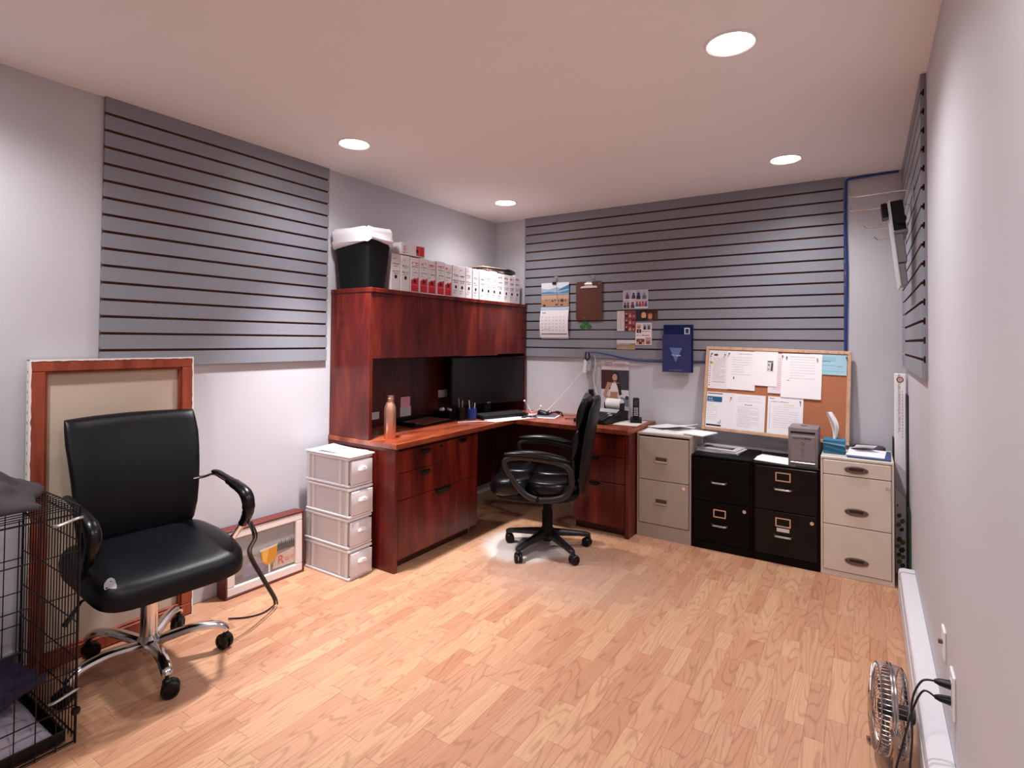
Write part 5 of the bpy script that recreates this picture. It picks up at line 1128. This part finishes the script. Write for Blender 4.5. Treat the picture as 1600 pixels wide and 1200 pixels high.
for sg, nm in ((1, 'armrest'), (-1, 'armrest')):
    yy = .275 * sg + .0
    m_ = MB(); pth = smooth_path([T(-.165, .20 * sg, .70), T(-.10, yy - .02 * sg, .715), T(-.04, yy, .735), T(.05, yy, .728), T(.16, yy, .712), T(.235, yy, .690), T(.262, yy, .645), T(.245, yy, .590), T(.17, yy - .005 * sg, .510), T(.10, yy - .03 * sg, .430), T(.04, .18 * sg, .400)], 5)
    m_.tube(pth, .017, 10, flat=.45); ar = m_.build(nm, CHROME, ch)
    m_ = MB(); sub = pth[17:38]; m_.tube(sub, [.019 + .008 * math.sin(PI * (i + 1.5) / 23) + .0035 * noise.noise(Vector((i * 1.3, sg, 0))) for i in range(len(sub))], 14, flat=.85); m_.build('arm_pad', LEATHER2, ar, angle=70)
    m_ = MB(); m_.tube([p + Vector((0, 0, .010)) for p in pth[9:20]], .0125, 8, flat=.6); m_.build('pad_strip', BLACKPL, ar)
m_ = MB(); st = [T(.232, .292, .565), T(.255, .305, .50), (.52, -2.70, .38), (.47, -2.60, .22), (.40, -2.49, .07), (.365, -2.455, .012)]
m_.tube(smooth_path(st, 6), .007, 7, flat=.6); m_.tube(smooth_path([Vector(p) + Vector((.012, .006, .0)) for p in st], 6), .005, 6, flat=.6)
m_.tube(smooth_path([(.365, -2.455, .010), (.385, -2.53, .006), (.36, -2.60, .005), (.30, -2.66, .006)], 6), .0035, 6)
m_.build('loose_strap', BLACKCB, ch)

# ------------------------------------------------------------------ desk chair pulled up to the desk
TBm = Matrix.Translation((1.135, -1.01, 0)) @ Matrix.Rotation(math.radians(203), 4, 'Z')
c2 = thing('desk_chair', 'padded black leather desk chair on a black plastic base at the desk', 'chair', matrix=TBm)
def T2(*p): return TBm @ Vector(p)
for k in range(5):
    a = math.radians(-100 - 203 + 72 * k); c, si = math.cos(a), math.sin(a); m_ = MB(); R_ = []
    for r, z, w, h_ in ((.02, .115, .030, .040), (.10, .108, .027, .034), (.22, .092, .021, .026), (.275, .082, .019, .026), (.292, .078, .012, .020)):
        R_.append([T2(r * c - y * si, r * si + y * c, z + q) for y, q in ((-w, -h_ / 2), (-w, h_ * .2), (-w * .6, h_ / 2), (w * .6, h_ / 2), (w, h_ * .2), (w, -h_ / 2))])
    m_.loft(R_); lg = m_.build('leg', mat('worn_black_plastic', '#17161a', .45, mottle=.35, mscale=25), c2); caster(lg, T2(.282 * c, .282 * si, 0), a + 3.5 + .9 + .7 * k, .030)
m_ = MB(); m_.lathe([(0, .06), (.03, .06), (.036, .09), (.044, .10), (.044, .135), (.034, .15), (.034, .25), (.028, .26), (.028, .36), (0, .36)], 24, T2(0, 0, 0)); m_.build('column', BLACKMT, c2)
m_ = MB(); m_.M = TBm; m_.box(-.11, .13, -.08, .08, .335, .375, .008); m_.build('mechanism', BLACKMT, c2)
m_ = MB(); m_.M = TBm; R_ = []
for f, z in ((.90, .365), (.98, .375), (1, .395), (.98, .41)): R_.append(superell(.06, 0, .27 * f, .265 * f, z, 3.4))
m_.loft(R_); m_.build('seat_shell', BLACKMT, c2)
# seat of two puffy rows split by seams
for (cx, hx, zt) in ((.215, .135, .485), (-.03, .15, .475)):
    for sg in (-1, 1): cushion(cx, .128 * sg, hx, .138, .40, zt + .012, TBm, .012 if cx > .1 else 0, -.012, 2.6, 32).build('seat_cushion', LEATHER2, c2, angle=70)
# backrest: tall, three padded rolls in front of a plastic shell
def bx2(z): return -.195 - .16 * (z - .45)
m_ = MB(); m_.M = TBm; R_ = []
for z, hw, th in ((.40, .12, .012), (.46, .19, .016), (.60, .235, .020), (.80, .245, .020), (.93, .225, .020), (.985, .18, .016), (1.0, .12, .008)):
    ring = []
    for i in range(28):
        a = 2 * PI * i / 28; c, s_ = math.cos(a), math.sin(a); y_ = hw * math.copysign(abs(c) ** .5, c); ring.append((bx2(z) - .045 + th * s_ + .05 * (y_ / .25) ** 2, y_, z))
    R_.append(ring)
m_.loft(R_); m_.build('back_shell', BLACKPL, c2, angle=60)
for za, zb, hw in ((.47, .645, .215), (.63, .82, .232), (.805, 1.005, .225)):
    m_ = MB(); m_.M = TBm; R_ = []
    for j in range(9):
        t_ = j / 8; z = za + (zb - za) * t_; k_ = max(.18, math.sin(PI * t_) ** .5); ring = []
        for i in range(32):
            a = 2 * PI * i / 32; c, s_ = math.cos(a), math.sin(a); y_ = hw * (.93 + .07 * k_) * math.copysign(abs(c) ** .45, c)
            ring.append((bx2(z) + .012 + .042 * k_ * math.copysign(abs(s_) ** .8, s_) + .05 * (y_ / .25) ** 2, y_, z))
        R_.append(ring)
    m_.loft(R_); m_.build('back_pad', LEATHER2, c2, angle=70)
for sg in (-1, 1):
    y_ = .285 * sg
    m_ = MB(); m_.tube([T2(q.x, y_ + (.0 if q.x > -.1 else 0) * sg, q.y) for q in smooth_path([(.04, .400, 0), (.11, .43, 0), (.19, .52, 0), (.235, .60, 0), (.21, .638, 0), (.10, .648, 0), (-.05, .632, 0), (-.15, .60, 0), (-.175, .52, 0), (-.15, .44, 0), (-.08, .405, 0), (.02, .395, 0)], 5)], .013, 10, flat=1.4)
    ar = m_.build('armrest', mat('arm_plastic', '#1b1719', .38), c2)
    m_ = MB(); m_.M = TBm; R_ = []
    for j in range(11):
        t_ = j / 10; x_ = .235 - .40 * t_; z = .655 + .030 * math.sin(PI * (.12 + .75 * t_)) - .030 * t_; k_ = max(.25, math.sin(PI * (t_ * .94 + .03)) ** .4)
        R_.append([(x_, y_ + .036 * k_ * math.cos(a), z + .021 * k_ * math.sin(a)) for a in [2 * PI * i / 16 for i in range(16)]])
    m_.loft(R_); m_.build('arm_pad', LEATHER2, ar, angle=70)
    m_ = MB(); m_.M = TBm; m_.box(.0, .06, min(y_, .2 * sg), max(y_, .2 * sg), .385, .402, .004); m_.build('arm_bracket', BLACKMT, ar)

# ------------------------------------------------------------------ wire dog crate (left edge) with blankets
GX0, GX1, GY0, GY1, GZ = .135, .665, -4.30, -3.395, .785
cr = thing('dog_crate', 'black folding wire dog crate at the left edge', 'dog crate', ((GX0 + GX1) / 2, (GY0 + GY1) / 2, 0))
WIRE = mat('crate_wire', '#141318', .4, .3)
def wire(m_, p, q, r=.0019, n=5): m_.cyl(p, q, r, n=n)
def panel(name, axis, pos, a, b, z0, z1, step, zs, heavy=.0032):
    m_ = MB(); P_ = (lambda t, z: (pos, t, z)) if axis == 'x' else (lambda t, z: (t, pos, z))
    n = round((b - a) / step)
    for i in range(n + 1): t = a + (b - a) * i / n; wire(m_, P_(t, z0), P_(t, z1), heavy if i in (0, n) else .0019)
    for z in zs: wire(m_, P_(a, z), P_(b, z), heavy if z in (zs[0], zs[-1]) else .0023)
    o = m_.build(name, WIRE, cr); o['kind'] = 'stuff'
zs = [.012, .13, .245, .37, .50, .64, GZ - .02]
panel('side_panel', 'x', GX1, GY0, GY1, .004, GZ, .052, zs); panel('side_panel', 'x', GX0, GY0, GY1, .004, GZ, .052, zs)
panel('end_panel', 'y', GY1, GX0 + .006, GX1 - .006, .012, GZ - .008, .026, [.03, .16, .28, .40, .53, .67, GZ - .03]); panel('end_panel', 'y', GY0, GX0 + .006, GX1 - .006, .012, GZ - .008, .026, [.03, .16, .28, .40, .53, .67, GZ - .03])
m_ = MB()
for i in range(19): t_ = GX0 + (GX1 - GX0) * i / 18; wire(m_, (t_, GY0, GZ), (t_, GY1, GZ))
for i in range(8): t_ = GY0 + (GY1 - GY0) * i / 7; wire(m_, (GX0, t_, GZ + .003), (GX1, t_, GZ + .003), .0026)
o = m_.build('top_panel', WIRE, cr); o['kind'] = 'stuff'
m_ = MB(); m_.box(GX0 + .02, GX1 - .02, GY0 + .02, GY1 - .02, .014, .018); m_.box(GX1 - .026, GX1 - .02, GY0 + .02, GY1 - .02, .018, .05, .001); m_.box(GX0 + .02, GX0 + .026, GY0 + .02, GY1 - .02, .018, .05, .001); m_.box(GX0 + .026, GX1 - .026, GY1 - .026, GY1 - .02, .018, .05, .001); m_.box(GX0 + .026, GX1 - .026, GY0 + .02, GY0 + .026, .018, .05, .001); m_.build('tray', BLACKPL, cr)
for z in (.17, GZ - .045):
    m_ = MB(); m_.tube(smooth_path([(GX1 + .003, GY1 - .075, z), (GX1 + .010, GY1 - .06, z + .002), (GX1 + .010, GY1 - .015, z + .012), (GX1 + .004, GY1 + .004, z + .012)], 4), .005, 8); m_.build('latch', STEEL, cr)
m_ = MB(); m_.lathe([(0, 0), (.012, 0), (.014, .008), (.010, .016), (0, .018)], 14, (GX1 + .004, GY1 - .004, .115), M=Matrix.Rotation(PI / 2, 4, 'Y')); m_.build('rubber_foot', BLACKPL, cr)
def cloth(x0, x1, y0, y1, zf, nu, nv, mt, name, label, cat='blanket', th=.012):
    m_ = MB(); top = []
    def f(u, v, o_=0):
        x, y, z = zf(u, v); return (x0 + (x1 - x0) * u + x, y0 + (y1 - y0) * v + y, z - o_)
    n = nv + 1; vs_ = [f(i / nu, j / nv) for i in range(nu + 1) for j in range(nv + 1)] + [f(i / nu, j / nv, th) for i in range(nu + 1) for j in range(nv + 1)]
    K = (nu + 1) * n; fs = []
    for i in range(nu):
        for j in range(nv):
            a = i * n + j; fs += [(a, a + n, a + n + 1, a + 1), (K + a, K + a + 1, K + a + n + 1, K + a + n)]
    for i in range(nu): a = i * n; fs += [(a, K + a, K + a + n, a + n)]; a = i * n + nv; fs += [(a, a + n, K + a + n, K + a)]
    for j in range(nv): fs += [(j, j + 1, K + j + 1, K + j)]; a = nu * n + j; fs += [(a, K + a, K + a + 1, a + 1)]
    m_.add(vs_, fs); return m_.build(name, mt, label=label, cat=cat, angle=80)
def zt_(u, v):
    n1 = noise.noise(Vector((u * 3.1, v * 4.3, 1.7))); n2 = noise.noise(Vector((u * 9 + v * 5, v * 15 - u * 4, 5.1)))
    edge = min(1, 5 * min(u, 1 - u, 1 - v))
    return (.03 * n2, .02 * n1 + .04 * math.sin(u * 5) * v, GZ + .026 + max(0, edge) * (.06 + .05 * n1 + .035 * n2 + .06 * math.sin(PI * u) * (1 - v * .6)))
cloth(GX0 + .01, GX1 - .03, GY0 + .05, GY1 - .05, zt_, 34, 44, mat('taupe_cloth', '#3b3337', .9, bump=.2, bscale=300), 'crate_blanket', 'crumpled taupe blanket thrown on top of the dog crate')
def zp(u, v):
    e = min(1, 6 * min(u, 1 - u, v, 1 - v)); n1 = noise.noise(Vector((u * 3, v * 5, 8.7)))
    return (0, 0, .040 + max(0, e) ** .5 * .07 + .012 * n1)
cloth(GX0 + .03, GX1 - .03, GY0 + .04, GY1 - .05, zp, 20, 28, mat('grey_fleece', '#a09aa8', .95, bump=.5, bscale=250), 'crate_cushion', 'pale grey fleece cushion inside the dog crate', 'cushion', .018)
def zb_(u, v):
    n1 = noise.noise(Vector((u * 4.1, v * 5.3, 3.3))); n2 = noise.noise(Vector((u * 9, v * 8 + u * 4, 9.1)))
    return (.03 * n1, .02 * n2, max(.135, .150 + .035 * n1 + .025 * n2 + .07 * v * v * u))
cloth(GX0 + .04, GX1 - .11, GY0 + .30, GY1 - .045, zb_, 26, 30, mat('navy_fleece', '#2e2a44', .95, bump=.5, bscale=250), 'navy_blanket', 'dark navy blanket bunched up inside the dog crate', th=.02)
